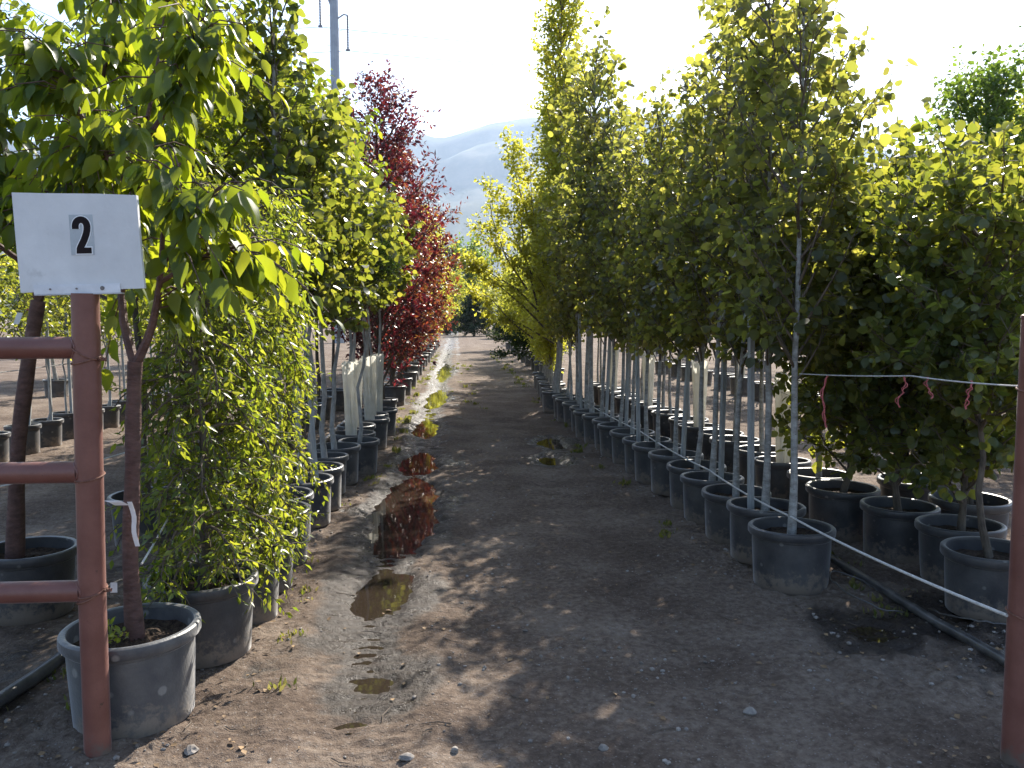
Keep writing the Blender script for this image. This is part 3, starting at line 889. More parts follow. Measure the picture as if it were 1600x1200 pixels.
# small yellow seedling at the foot of the front trunk, tags on the trunks
def ribbon(root, pts, w, mat, name):
    pts = np.array(pts, dtype=float)
    q = np.linspace(0, len(pts) - 1, 10)
    pts = np.stack([np.interp(q, np.arange(len(pts)), pts[:, k]) for k in range(3)], 1)
    pts[1:-1] = (pts[:-2] + 2 * pts[1:-1] + pts[2:]) / 4
    V = []; F = []
    for i, p in enumerate(pts):
        V += [p + np.array([-w / 2, 0, 0]), p + np.array([w / 2, 0, 0]), p + np.array([-w / 2, 0.0012, 0]), p + np.array([w / 2, 0.0012, 0])]
    for i in range(len(pts) - 1):
        a = 4 * i; c = a + 4
        F += [(a, a + 1, c + 1, c), (a + 2, c + 2, c + 3, a + 3), (a, c, c + 2, a + 2), (a + 1, a + 3, c + 3, c + 1)]
    return link(name, MB().add(V, F).mesh(name, mat), root)
ribbon(A, [(-0.02, -0.118, 0.93), (0.0, -0.121, 0.925), (0.022, -0.116, 0.91)], 0.055, 'tag', "label_band")
ribbon(A, [(0.045, -0.10, 0.92), (0.062, -0.10, 0.86), (0.058, -0.105, 0.80), (0.07, -0.10, 0.74)], 0.018, 'tag', "hanging_tag")
ribbon(A, [(-0.02, -0.118, 0.60), (-0.021, -0.119, 0.56)], 0.026, 'tag', "trunk_sticker")
ribbon(B, [(0.10, -0.16, 1.66), (0.08, -0.165, 1.60)], 0.03, 'tag', "hanging_tag")
ribbon(B, [(0.14, -0.14, 1.68), (0.19, -0.145, 1.64)], 0.04, 'tag_red', "red_tag")

# ------------------------------------------------------------------ left row
LG = "potted trees along the left side of the lane"
def lx(y): return -1.25 + 0.15 * min(1, max(0, (y - 8) / 5))
plant('weeping', -1.26, 4.08, 2.10, 0.10, "weeping small-leaved tree trailing to its rim, right behind the front left pot", LG, 'large', seed=21, leaves=240, rz=0.4)
plant('weeping', -1.20, 4.58, 2.10, 0.10, "second weeping small-leaved tree in the left row, in a narrower pot", LG, 'medium', seed=22, leaves=160, rz=1.9)
plant('weeping', -1.20, 5.05, 2.10, 0.10, "third weeping small-leaved tree in the left row", LG, 'medium', seed=21, rz=3.6)
plant('weeping', -1.24, 5.58, 2.1, 1.1, "fourth weeping small-leaved tree in the left row, with foliage clear of its pot", LG, 'large', seed=23)
plant('round_tall', -1.30, 6.08, 4.6, 1.5, "tallest round-leaved tree with a straight grey leader, left of the lane", LG, 'large', seed=31, leaves=200, rz=0.3)
plant('round', -1.24, 6.62, 2.9, 1.3, "round-leaved tree held by two pale stakes in the left row", LG, 'large', seed=32,
      stake=[(0.02, -0.06, 1.5, -0.05, 0.02), (0.13, -0.04, 1.5, -0.06, -0.01)], leaves=160, rz=1.0)
ys_l = [7.16, 7.72, 8.28]
for i, y in enumerate(ys_l):
    plant('round', lx(y) + 0.02, y, [2.9, 3.1, 2.7][i], 1.25, f"{ordinal(i + 1)} round-leaved tree behind the two pale stakes in the left row", LG, 'medium' if i == 1 else 'large', seed=33 + i)
plant('globe', -1.05, 8.86, 2.10, 1.82, "clipped globe-headed tree among the round-leaved trees on the left", LG, 'medium', seed=41)
for i, y in enumerate([9.45, 10.0, 10.6, 11.2, 11.8]):
    plant('round', lx(y) + (0.02, -0.02, 0.03, 0, 0.02)[i], y, 2.6, 1.45, f"{ordinal(i + 1)} tree with a white trunk guard in the left row, counted from the front", LG,
          'medium' if i % 2 else 'large', seed=36 + i % 3, guard=i)
KIND['plum_orange'] = dict(KIND['plum'], tint=0.58); MATS['plum_orange'] = MATS['plum']; NAMES['plum_orange'] = NAMES['plum']
PL = [(13.4, 4.9, 0.2, 51, "tallest purple-red plum tree in the left row"), (15.8, 4.3, 0.2, 52, "second purple-red plum tree behind the tallest one on the left"),
      (17.9, 3.6, 0.2, 53, "third plum tree with orange-red leaves low beside the lane"), (20.0, 3.2, 0.2, 52, "last and smallest red plum tree in the left row")]
for y, H, b, s, lab in PL:
    plant('plum' if y < 15 else 'plum_orange', lx(y) - 0.12, y, H, b, lab, LG, 'large', seed=s, scale=1.0)
for i, y in enumerate([22.2, 24.2, 26.3, 28.6, 31, 33.6, 36.4, 39.6, 43, 47]):
    plant('light', lx(y) - 0.15, y, 3.6, 0.5, f"{ordinal(i + 1)} light green tree beyond the red plums on the left", LG, 'large', seed=61 + i % 3, scale=float(rngI.uniform(0.85, 1.1)))

# ------------------------------------------------------------------ left second row and beyond
L2 = "potted trees in the second row on the left"
for i, y in enumerate([6.15, 7.0, 7.75, 8.5, 9.4, 10.3, 11.3, 12.4, 13.6, 15.0]):
    plant('broad', -2.27 + (i % 2) * 0.06, y, 3.3, 1.35, f"{ordinal(i + 1)} tree of the second row left, behind the front row", L2, 'large', seed=71 + i % 3,
          scale=float(rngI.uniform(0.95, 1.15)))
L3 = "young trees in small pots across the left side aisle"
for i in range(24):
    y = 8.6 + 0.62 * i
    plant('young', -5.30 - 0.02 * (i % 3), y, 1.9, 0.9, f"{ordinal(i + 1)} staked young tree from the front across the left aisle", L3, 'small', seed=81 + i % 3,
          stake=[(0.05, 0.02, 1.5, float(rngI.uniform(-0.06, 0.06)), float(rngI.uniform(-0.05, 0.05)))])
L4 = "trees at the far left of the nursery"
for i in range(12):
    y = 13 + 2.6 * i
    plant('light', -8.4 - 0.5 * (i % 2) - 0.05 * i, y, 3.6, 0.6, f"{ordinal(i + 1)} green tree in the far left rows, counted from the front", L4, 'large', seed=61 + i % 3, scale=float(rngI.uniform(0.9, 1.2)))

# ------------------------------------------------------------------ right row
RG = "potted trees along the right side of the lane"
def rx_(y): return 2.09 - 0.043 * min(7.6, max(0, y - 7))
y = 4.98; i = 0
AH = {0: 3.7, 1: 3.9, 2: 3.6}
while y < 13.9:
    H = [3.65, 3.85, 3.5][i % 3]
    s = [91, 92, 93, 94, 95][i % 5]
    hh = 3.7
    scl = [1.0, 1.06, 0.95, 1.03, 0.97, 0.93, 0.92, 0.95, 0.9, 0.94][i % 10]
    if 11.4 < y < 12.5: scl = 1.36
    plant('aspen', rx_(y) + (-0.015, 0.02, 0.0)[i % 3], y, 3.7, 0.92 if i < 3 else 0.90, f"{ordinal(i + 1)} slender pale-trunked tree in the right row, counted from the front", RG,
          'large', seed=s, scale=scl, lean=(0, 0) if i < 2 else (float(rngI.uniform(-0.03, 0.03)), float(rngI.uniform(-0.03, 0.03))), leaves=200 if i == 0 else 150 if i == 1 else 0,
          stake=[((0.09, -0.07, 0.05)[i % 3], (0.05, 0.08, -0.06)[i % 3], 1.5, (0.03, -0.04, 0.02)[i % 3], (-0.03, 0.02, 0.04)[i % 3])] if i % 2 else None)
    y += 0.545; i += 1

# tall light poplar with a side leader leaning out over the lane
KIND['poplar_wing'] = dict(KIND['poplar'], extra_limbs=[
    [(0, 0, 1.2), (-0.35, 0, 2.0), (-0.75, 0.05, 2.9), (-1.05, 0.1, 3.7)], [(0, 0, 1.6), (-0.5, 0.1, 2.2), (-1.05, 0.1, 2.7), (-1.45, 0, 3.1)],
    [(0, 0, 2.0), (-0.4, -0.1, 2.9), (-0.7, -0.1, 3.8), (-0.85, -0.1, 4.6)], [(0, 0, 1.0), (-0.6, -0.15, 1.6), (-1.2, -0.15, 2.1), (-1.6, -0.1, 2.55)],
    [(0, 0, 0.9), (-0.5, 0.1, 1.2), (-0.95, 0.1, 1.4), (-1.2, 0.1, 1.5)], [(0, 0, 1.4), (-0.25, -0.2, 2.4), (-0.45, -0.3, 3.4), (-0.5, -0.3, 4.3)],
    [(-0.5, 0.1, 1.9), (-0.9, 0.1, 2.5), (-1.15, 0.1, 3.2), (-1.25, 0.1, 3.9)], [(-0.3, 0, 1.5), (-0.7, -0.1, 1.9), (-1.2, -0.1, 2.2), (-1.65, -0.1, 2.45)],
    [(-0.4, 0, 1.0), (-0.8, 0, 1.3), (-1.2, 0, 1.75), (-1.5, 0, 1.85)], [(-0.3, 0.2, 1.6), (-0.55, 0.2, 2.6), (-0.65, 0.2, 3.6), (-0.65, 0.2, 4.5)]])
MATS['poplar_wing'] = MATS['poplar']; NAMES['poplar_wing'] = 'potted_poplar_tree'
plant('poplar', 1.72, 14.5, 7.6, 0.8, "very tall narrow yellow-green poplar in the right row", RG, 'large', seed=101)
plant('poplar_wing', 1.80, 15.4, 5.2, 0.7, "yellow-green poplar with limbs reaching out over the lane, right row", RG, 'large', seed=102, rz=0.0)
for k, y in enumerate([16.2, 17.0, 17.9, 18.8, 19.8]):
    plant('poplar', 1.85 + 0.05 * k, y, 4.4, 0.3, f"{ordinal(k + 1)} smaller poplar past the tall ones in the right row", RG, 'large', seed=103, scale=[0.86, 0.74, 0.8, 0.7, 0.76][k])
for k, y in enumerate([21, 22.6, 24.4, 26.4, 28.6, 31, 33.6, 36.6, 40, 44]):
    if k in (3, 8):
        plant('conifer', 2.2 + 0.014 * y, y, 3.0, 0.15, f"{'nearer' if k == 3 else 'farther'} dark conical evergreen in the right row", RG, 'large', seed=111, scale=0.85)
    else:
        plant('light', 2.15 + 0.014 * y, y, 3.6, 0.35, f"{ordinal(k + 1)} light green tree past the poplars on the right", RG, 'large', seed=61 + k % 3, scale=float(rngI.uniform(0.8, 1.05)))

# ------------------------------------------------------------------ right second row, shrubs, far right
R2 = "potted plants of the second row on the right"
sh = [(2.98, 4.40, 2.0, "bushy shrub in front near the right fence post"), (3.16, 4.96, 2.1, "bushy shrub just behind the frontmost one on the right"),
      (3.06, 5.52, 2.3, "third bushy shrub back in the second row on the right"), (2.92, 6.08, 2.3, "fourth bushy shrub back in the second row on the right"),
      (3.62, 5.60, 2.2, "bushy shrub at the right edge behind the red post"), (3.66, 6.40, 2.3, "second bushy shrub at the right edge behind the red post")]
for k, (x, y, H, lab) in enumerate(sh):
    plant('shrub', x, y, 2.0, 0.15 if k not in (0, 4) else 0.75, lab, R2, 'large', seed=121 + k % 3, scale=H / 2.1)
y = 6.75; k = 0
while y < 17:
    plant('aspen', 3.0 - 0.02 * (y - 7) + (0.03, -0.03)[k % 2], y, 3.7, 1.02, f"{ordinal(k + 1)} tree of the second row right, seen between the front trunks", R2, 'large', seed=91 + (k * 2) % 5,
          scale=float(rngI.uniform(0.85, 1.0)), guard=k if k % 4 == 1 else None)
    y += 0.62; k += 1
R3 = "trees across the right side aisle"
for k in range(13):
    y = 8.2 + 1.35 * k
    plant('round', 6.1 + 0.05 * (k % 3), y, 2.9, 1.3, f"{ordinal(k + 1)} tree across the sunlit aisle on the right, counted from the front", R3, 'large', seed=36 + k % 3, guard=k + 1 if k % 2 else None,
          scale=float(rngI.uniform(0.75, 0.95)))
KIND['light_dense'] = dict(KIND['light'], nb=80, nt=16, leaf=0.075, tint=0.3, Rf=lambda u: 0.80 * (0.4 + 0.6 * math.sin(math.pi * (0.2 + 0.74 * u)))); MATS['light_dense'] = ('bark_grey', 'leaf_far'); NAMES['light_dense'] = NAMES['light']
plant('light_dense', 9.15, 14.0, 3.6, 0.5, "tall dense tree standing out against the sky at the far right", None, 'large', seed=62, scale=1.48)
plant('light', 10.7, 15.2, 3.6, 0.5, "dense tree at the right picture edge behind the tall one", None, 'large', seed=61, scale=1.35)
R4 = "trees at the far right of the nursery"
for k in range(9):
    y = 19 + 3.2 * k
    plant('light', 9.4 + 0.4 * (k % 2), y, 3.6, 0.6, f"{ordinal(k + 1)} green tree in the far right rows, counted from the front", R4, 'large', seed=61 + k % 3, scale=float(rngI.uniform(0.75, 0.95)))

# ------------------------------------------------------------------ wood at the end of the lane
WG = "trees beyond the end of the lane"
rw = np.random.default_rng(19)
plant('wood', 0.8, 104, 8.6, 1.2, "rounded tree standing at the end of the lane", WG, None, seed=131, scale=1.15)
plant('wood', 7.5, 92, 8.6, 1.2, "rounded tree right of the lane's end", WG, None, seed=132, scale=0.85)
plant('wood', -5.8, 100, 8.6, 1.2, "rounded tree left of the lane's end", WG, None, seed=133, scale=0.85)
plant('conifer', 1.5, 76, 3.0, 0.15, "dark conical evergreen closing the end of the lane", WG, None, seed=111, scale=1.5)
plant('conifer', 4.2, 68, 3.0, 0.15, "dark conical evergreen right of the one closing the lane", WG, None, seed=111, scale=1.35)
plant('conifer', -1.0, 82, 3.0, 0.15, "dark conical evergreen left of the one closing the lane", WG, None, seed=111, scale=1.2)
for k, (x, y, c) in enumerate([(-3.0, 70, 1.35), (-0.2, 84, 1.6), (2.9, 78, 1.5), (5.6, 70, 1.4), (-5.6, 64, 1.2), (7.4, 60, 1.5), (5.0, 54, 1.15)]):
    plant('light', x, y, 3.6, 0.2, f"{ordinal(k + 1)} bushy green tree closing the end of the lane", WG, None, seed=61 + k % 3, scale=c)
for k in range(34):
    a = R(-52 + 104 * k / 33) + rw.uniform(-0.012, 0.012)
    d = rw.uniform(105, 165)
    x, y = d * math.sin(a), d * math.cos(a)
    if abs(x) < 9: continue
    side = "left" if x < 0 else "right"
    n = k + 1 if x < 0 else 34 - k
    plant('wood', x, y, 8.6, 1.2, f"{ordinal(n)} distant tree from the {side} picture edge, beyond the nursery", WG, None, seed=131 + k % 3, scale=float(rw.uniform(0.7, 1.15)))

# ------------------------------------------------------------------ pipe fence and sign (left)
fence = link("pipe_fence", None, None, (-1.362, 3.112, 0))
tag(fence, "red-brown painted pipe fence with three rails ending at the sign post", "fence")
link("post", MB().tube([(0.0, 0, -0.3), (0.004, 0, 0.6), (0.022, 0, 1.738)], 0.0475, 28).mesh("post", 'rust_paint'), fence)
link("post", MB().tube([(-2.45, 0, -0.3), (-2.45, 0, 1.70)], 0.047, 20).mesh("post", 'rust_paint'), fence)
for z, xx in ((1.543, 0.02), (1.087, 0.012), (0.642, 0.004)):
    pts = [(-2.45, 0.0, z)] + [(-2.0 + 0.4 * k, 0, z + 0.002 * math.sin(k)) for k in range(5)] + [(xx - 0.035, 0, z)]
    link("rail", MB().tube(pts, 0.040, 24).mesh("rail", 'rust_paint'), fence)
for z, xx in ((1.543, 0.02), (1.087, 0.012), (0.642, 0.004)):
    th = np.linspace(0, 2 * math.pi, 40)
    link("weld_bead", MB().tube(np.stack([xx - 0.0475 + 0.014 * np.cos(th) ** 2 * 0 + 0.0477 * (1 - np.sqrt(1 - (0.0405 * np.cos(th) / 0.0477) ** 2)), 0.0405 * np.cos(th), z + 0.0405 * np.sin(th)], 1), 0.0045 + 0.0012 * np.sin(th * 13), 6).mesh("weld_bead", 'rust_paint'), fence)
def wire_loop(root, cx, cz, r, tilt, mat='rusty_wire', thick=0.0035, tail=True, cy=0.0):
    th = np.linspace(0, 2 * math.pi, 30)
    pts = np.stack([cx + r * np.cos(th), cy + r * np.sin(th), cz + tilt * np.cos(th) + 0.01 * np.sin(th)], 1)
    b = MB().tube(pts, thick, 6)
    if tail:
        tw = np.linspace(0, 1, 16)
        b.tube(np.stack([cx + r + 0.028 * tw, cy - 0.02 + 0.006 * np.sin(tw * 25), cz + tilt + 0.006 * np.cos(tw * 25)], 1), thick, 5)
    return link("wire_tie", b.mesh("wire_tie", mat), root)
wire_loop(fence, 0.018, 1.53, 0.050, -0.028); wire_loop(fence, 0.018, 1.50, 0.050, 0.012, tail=False)
wire_loop(fence, 0.005, 0.640, 0.0505, 0.010); wire_loop(fence, 0.005, 0.628, 0.0505, 0.024, tail=False)
wire_loop(fence, 0.012, 1.07, 0.0500, 0.006, tail=False)

sign = link("number_sign", None, None, (-1.350, 3.10, 1.737))
sign.rotation_euler = (0, R(-1.6), R(2.0))
tag(sign, "white board sign reading 2 on top of the left fence post", "sign")
bv = MB()
bo = [(-0.200, 0.008), (-0.05, 0.012), (0.225, 0.014), (0.221, 0.120), (0.219, 0.21), (0.217, 0.345), (0.08, 0.352), (-0.10, 0.356), (-0.205, 0.360), (-0.203, 0.18)]
n = len(bo)
V = [(x, -0.010, z) for x, z in bo] + [(x, 0.010, z) for x, z in bo]
F = [tuple(range(n)), tuple(range(2 * n - 1, n - 1, -1))] + [(i, n + i, n + (i + 1) % n, (i + 1) % n) for i in range(n)]
link("board", bv.add(V, F).mesh("board", 'white_paint', False), sign)
brk = link("bracket", MB().box((-0.005, -0.0135, 0.016), (0.295, 0.005, 0.036)).box((-0.005, 0.004, -0.001), (0.295, 0.04, 0.004)).mesh("bracket", 'bracket', False), sign)
for bx_, rr in ((-0.096, 0.0035), (-0.006, 0.0035), (0.082, 0.0075)):
    link("bolt", MB().tube([(bx_, -0.0150, 0.018), (bx_, -0.0195, 0.018)], rr, 10).mesh("bolt", 'bolt', False), brk)
plate = link("number_plate", MB().box((0.022, -0.0108, 0.208), (0.080, 0.0016, 0.142)).mesh("number_plate", 'decal_back', False), sign, rot=(0, 0, 0))
def two_outline(w):
    # centre line of a condensed bold 2, in a box 1 wide and 2 tall centred on 0
    path = []
    path += [(-0.5, 0.36), (-0.5, 0.50)]
    for k in range(0, 19):
        th = math.pi - math.pi * k / 18
        path.append((0.5 * math.cos(th), 0.50 + 0.42 * math.sin(th)))
    path += [(0.5, 0.42), (0.47, 0.25), (0.38, 0.02), (0.18, -0.32), (-0.08, -0.66), (-0.22, -0.86), (-0.25, -1.0)]
    return np.array(path)
def two_mesh(sx, sz, w, y, mat, name, grow_=0.0):
    P = two_outline(w) * np.array([sx, sz])
    t = np.gradient(P, axis=0); t /= np.linalg.norm(t, axis=1)[:, None]
    nrm = np.stack([-t[:, 1], t[:, 0]], 1)
    ww = np.full(len(P), w / 2 + grow_)
    A_ = P + nrm * ww[:, None]; B_ = P - nrm * ww[:, None]
    lo = -sz - w * 0.35 - grow_
    A_[-1][1] = B_[-1][1] = lo
    V = []; F = []
    for a, b in zip(A_, B_):
        V += [(a[0], y, a[1]), (b[0], y, b[1])]
    for i in range(len(P) - 1):
        F.append((2 * i, 2 * i + 1, 2 * i + 3, 2 * i + 2))
    o = len(V)
    x0 = -0.25 * sx - w / 2 - grow_ ; x1 = 0.62 * sx + w * 0.25 + grow_
    z0 = lo; z1 = -sz + w * 0.55 + grow_
    yy = y - 0.0002
    V += [(x0, yy, z0), (x1, yy, z0), (x1, yy, z1), (x0 + 0.004, yy, z1)]
    F.append((o, o + 1, o + 2, o + 3))
    k = len(V)
    V += [(v[0], v[1] + 0.0004, v[2]) for v in V]
    F += [tuple(i + k for i in reversed(f)) for f in F]
    return MB().add(V, F).mesh(name, mat, False)
link("numeral_outline", two_mesh(0.040, 0.058, 0.0235, -0.0122, 'decal_white', "numeral_outline", 0.0035), plate, loc=(0.022, 0, 0.208))
link("numeral", two_mesh(0.040, 0.058, 0.0235, -0.0130, 'black_ink', "numeral"), plate, loc=(0.022, 0, 0.208))

# ------------------------------------------------------------------ right post, ropes, twine
rp = link("pipe_post", None, None, (2.075, 2.86, 0))
tag(rp, "red-brown square-topped pipe post at the right edge", "post")
link("post", MB().tube([(0, 0, -0.3), (0.0, 0, 1.0), (0.0, 0, 1.655)], 0.052, 28).mesh("post", 'rust_paint'), rp)
link("cap", MB().lathe([(0.001, 1.668), (0.04, 1.667), (0.053, 1.660), (0.0535, 1.650)], 28).mesh("cap", 'rust_paint'), rp)
wire_loop(rp, 0.0, 1.40, 0.056, 0.01); wire_loop(rp, 0.0, 0.56, 0.056, -0.012)

def rope(name, pts, r, mat, label, cat, sag=0.0, n=6, seg=14):
    P = np.array(pts, dtype=float)
    out = []
    for i in range(len(P) - 1):
        for k in range(seg):
            u = k / seg
            p = P[i] * (1 - u) + P[i + 1] * u
            p[2] -= sag * 4 * u * (1 - u)
            out.append(p)
    out.append(P[-1])
    o = link(name, MB().tube(out, r, n).mesh(name, mat), None)
    tag(o, label, cat)
    return o
rope("tie_rope", [(2.02, 2.87, 0.555), (2.06, 4.97, 0.42), (2.05, 6.6, 0.41), (2.0, 9.0, 0.41), (1.88, 12.5, 0.41)], 0.0065, 'rope',
     "white rope from the right post running low along the right row of pots", "rope", 0.02)
rope("guide_string", [(2.03, 2.87, 1.405), (2.20, 3.9, 1.37), (2.09, 4.96, 1.31)], 0.0035, 'rope', "thin pale string at chest height from the right post to the first trunk", "string", 0.006)
rt = np.random.default_rng(8)
def twine(p, ln, label, r=0.0028, wig=0.014):
    q = np.linspace(0, 1, 16)
    P = np.stack([p[0] + wig * np.cumsum(rt.normal(0, .35, 16)), p[1] + wig * np.cumsum(rt.normal(0, .3, 16)), p[2] - ln * q], 1)
    P[0] = p
    b = MB().tube(P, r, 5)
    P2 = P.copy(); P2[:, 0] += 0.010 * np.sin(q * 14); P2[:, 1] += 0.008
    b.tube(P2, r * 0.8, 5)
    o = link("twine", b.mesh("twine", 'twine'), None)
    tag(o, label, "twine")
twine((2.13, 4.66, 1.318), 0.30, "red frayed twine hanging nearest the first pale trunk", 0.0045, 0.010)
twine((2.20, 3.98, 1.366), 0.16, "loose red twine hanging halfway along the pale string")
twine((2.18, 3.72, 1.376), 0.10, "short red twine scrap on the string near the post")
twine((2.12, 3.30, 1.392), 0.12, "red twine knot beside the right post")

# ropes on the left
rope("guide_string", [(-3.6, 4.15, 0.62), (-2.35, 4.47, 0.78), (-1.62, 4.9, 0.97)], 0.004, 'rope', "thin pale string tied to the leaning trunk behind the rails", "string", 0.01)
rope("tie_rope", [(-1.33, 3.52, 0.62), (-1.5, 4.6, 0.72), (-1.62, 5.8, 0.78), (-1.7, 7.4, 0.8)], 0.005, 'rope', "pale string running back along the left row from the front trunk", "string", 0.01)
rope("guide_string", [(-9, 8.9, 1.05), (-5.3, 9.0, 1.02), (-5.35, 14.0, 1.05), (-5.4, 22, 1.05)], 0.007, 'poly_pipe', "dark wire strung along the young trees across the left aisle", "wire", 0.01)

# irrigation pipes on the ground
def ground_pipe(name, pts, r, mat, label, n=10):
    P = np.array(pts, dtype=float)
    q = np.linspace(0, len(P) - 1, 10 * len(P))
    X = np.interp(q, np.arange(len(P)), P[:, 0]); Y = np.interp(q, np.arange(len(P)), P[:, 1]); Z = np.interp(q, np.arange(len(P)), P[:, 2])
    for _ in range(3):
        X[1:-1] = (X[:-2] + 2 * X[1:-1] + X[2:]) / 4; Y[1:-1] = (Y[:-2] + 2 * Y[1:-1] + Y[2:]) / 4
    G = np.array([float(ground_z(a, b)) for a, b in zip(X, Y)])
    Gs = np.convolve(np.pad(G, 3, mode='edge'), np.ones(7) / 7, 'valid')
    o = link(name, MB().tube(np.stack([X, Y, Gs + r * 0.75 + Z], 1), r, n).mesh(name, mat), None)
    tag(o, label, "pipe")
ground_pipe("irrigation_pipe", [(-1.95, 2.2, 0), (-1.95, 3.5, 0), (-1.87, 4.1, 0), (-1.76, 4.9, 0), (-1.72, 6.0, 0), (-1.75, 9, 0), (-1.75, 14, 0)], 0.032, 'poly_pipe', "black plastic pipe lying on the ground behind the front left pot", 14)
ground_pipe("irrigation_pipe", [(2.58, 2.6, 0), (2.60, 3.7, 0), (2.56, 4.5, 0), (2.54, 5.4, 0), (2.52, 8.0, 0), (2.45, 14, 0)], 0.027, 'poly_pipe', "dark plastic pipe on the wet ground by the right post", 14)
def hoop(c, r1, r2, a0, a1, hgt, label):
    th = np.linspace(a0, a1, 26)
    X = c[0] + r1 * np.cos(th); Y = c[1] + r2 * np.sin(th)
    Z = ground_z(X, Y) + 0.01 + hgt * np.sin(np.linspace(0, math.pi, 26))
    o = link("drip_tube", MB().tube(np.stack([X, Y, Z], 1), 0.004, 6).mesh("drip_tube", 'poly_pipe'), None)
    tag(o, label, "tube")
hoop((2.38, 4.62), 0.17, 0.30, 0.3, 5.6, 0.08, "thin dark drip tube looped beside the first right pot")
hoop((2.72, 4.15), 0.16, 0.30, 2.0, 6.5, 0.12, "thin dark drip tube looped near the red post")
hoop((-1.75, 4.45), 0.14, 0.45, 1.0, 5.2, 0.18, "thin dark drip tube arching behind the front left pot")

# ------------------------------------------------------------------ power pole and cables
pole = link("power_pole", None, None, (-7.83, 56.0, 0))
tag(pole, "tall grey steel power pole rising behind the left trees", "power pole")
link("shaft", MB().tube([(0, 0, -1), (0, 0, 12), (0, 0, 27)], [0.40, 0.335, 0.25], 12).mesh("shaft", 'steel', False), pole)
ar = MB().tube([(0, 0, 21.2), (-0.55, -0.1, 22.6), (-0.88, -0.1, 22.75)], 0.06, 8).tube([(0.25, -0.1, 20.9), (0.62, -0.1, 21.15), (0.86, -0.1, 21.10)], 0.05, 8)
link("arm", ar.mesh("arm", 'steel'), pole)
def insul(x, z0, z1):
    prof = []
    n = 26
    for k in range(n + 1):
        z = z1 + (z0 - z1) * k / n
        prof.append((0.075 if k % 2 else 0.045, z))
    b = MB().lathe(prof, 12, (x, -0.1, 0))
    b.box((x, -0.1, z1 - 0.08), (0.26, 0.10, 0.14))
    link("insulator", b.mesh("insulator", 'insulator', False), pole)
insul(-0.88, 22.75, 20.45); insul(0.86, 21.10, 19.0)
for k in range(9):
    z = 13.5 + 0.95 * k
    s_ = 1 if k % 2 else -1
    link("step_peg", MB().tube([(s_ * 0.30, -0.05, z), (s_ * 0.48, -0.05, z), (s_ * 0.48, -0.05, z + 0.06)], 0.018, 5).mesh("step_peg", 'steel'), pole)
def cable(x0, z0, label, dirx):
    t = np.linspace(-1, 1, 81)
    span = 130.0
    X = x0 + t * span; Y = 55.9 + 6 * np.abs(t) * (1 if True else 0)
    Z = z0 - 4 * 2.1 * np.abs(t) * (1 - np.abs(t))
    o = link("power_cable", MB().tube(np.stack([X, Y, Z], 1), 0.022, 5).mesh("power_cable", 'cable'), None)
    tag(o, label, "cable")
cable(-7.83 - 0.88, 20.33, "upper power cable hanging from the left insulator", 1)
cable(-7.83 + 0.86, 18.88, "lower power cable hanging from the right insulator", 1)

# ------------------------------------------------------------------ small ground cover
rs = np.random.default_rng(33)
def pebbles(n, xr_, yr_, smin, smax):
    ico = bpy.data.meshes.new("tmp")
    import bmesh
    bm = bmesh.new(); bmesh.ops.create_icosphere(bm, subdivisions=1, radius=1.0); bm.to_mesh(ico); bm.free()
    V0 = np.array([v.co[:] for v in ico.vertices]); F0 = [tuple(p.vertices) for p in ico.polygons]
    bpy.data.meshes.remove(ico)
    X = rs.uniform(*xr_, n); Y = yr_[0] + (yr_[1] - yr_[0]) * rs.uniform(0, 1, n) ** 1.7
    keep = rs.uniform(0, 1, n) < np.clip((fbm(X * 1.3, Y * 1.3, 4, 3) - 0.42) * 5, 0.06, 1)
    X, Y = X[keep], Y[keep]; n = len(X)
    S = smin + (smax - smin) * rs.uniform(0, 1, n) ** 4
    Z = ground_z(X, Y)
    sq = rs.uniform(0.6, 1.2, (n, 3)) * np.array([1, 1, 0.65])
    jit = 1 + rs.uniform(-0.22, 0.22, (n, len(V0), 1))
    W = V0[None] * jit * (S[:, None] * sq)[:, None, :] + np.stack([X, Y, Z + 0.25 * S], 1)[:, None, :]
    lv = np.array([i for f in F0 for i in f])
    LV = (lv[None] + (np.arange(n) * len(V0))[:, None]).ravel()
    return mesh_np("gravel", W.reshape(-1, 3), LV, np.full(n * len(F0), 3), 'stone', False)
o = link("gravel", pebbles(11000, (-2.6, 3.0), (2.1, 12), 0.0025, 0.015))
tag(o, "loose gravel and grit scattered over the dirt lane", "gravel", kind="stuff")

# single larger stones
def stone(x, y, s, label, seed):
    import bmesh
    bm = bmesh.new(); bmesh.ops.create_icosphere(bm, subdivisions=2, radius=1.0)
    rg = np.random.default_rng(seed); a, b_, c = rg.uniform(0.8, 1.25), rg.uniform(0.7, 1.1), rg.uniform(0.5, 0.75)
    ph = rg.uniform(0, 6, 3)
    for v in bm.verts:
        k = 1 + 0.14 * math.sin(3 * v.co.x + ph[0]) + 0.12 * math.sin(4 * v.co.y + ph[1]) + 0.1 * math.sin(5 * v.co.z + ph[2])
        v.co.x *= s * a * k; v.co.y *= s * b_ * k; v.co.z *= s * c * k
    me = bpy.data.meshes.new("stone"); bm.to_mesh(me); bm.free(); me.materials.append(M['stone'])
    ob = link("stone", me, None, (x, y, float(ground_z(x, y)) + 0.25 * s))
    tag(ob, label, "stone")
stone(-0.20, 3.02, 0.026, "pale stone at the bottom of the lane, left of centre", 1)
stone(-0.02, 3.05, 0.018, "small pale stone just right of the larger one at bottom centre", 2)
stone(0.55, 3.03, 0.022, "pale stone at the bottom edge right of centre", 3)
stone(1.22, 3.32, 0.024, "flat stone in the sunlit dirt at lower right", 4)
stone(-1.02, 3.12, 0.026, "grey stone at the foot of the front left pot", 5)

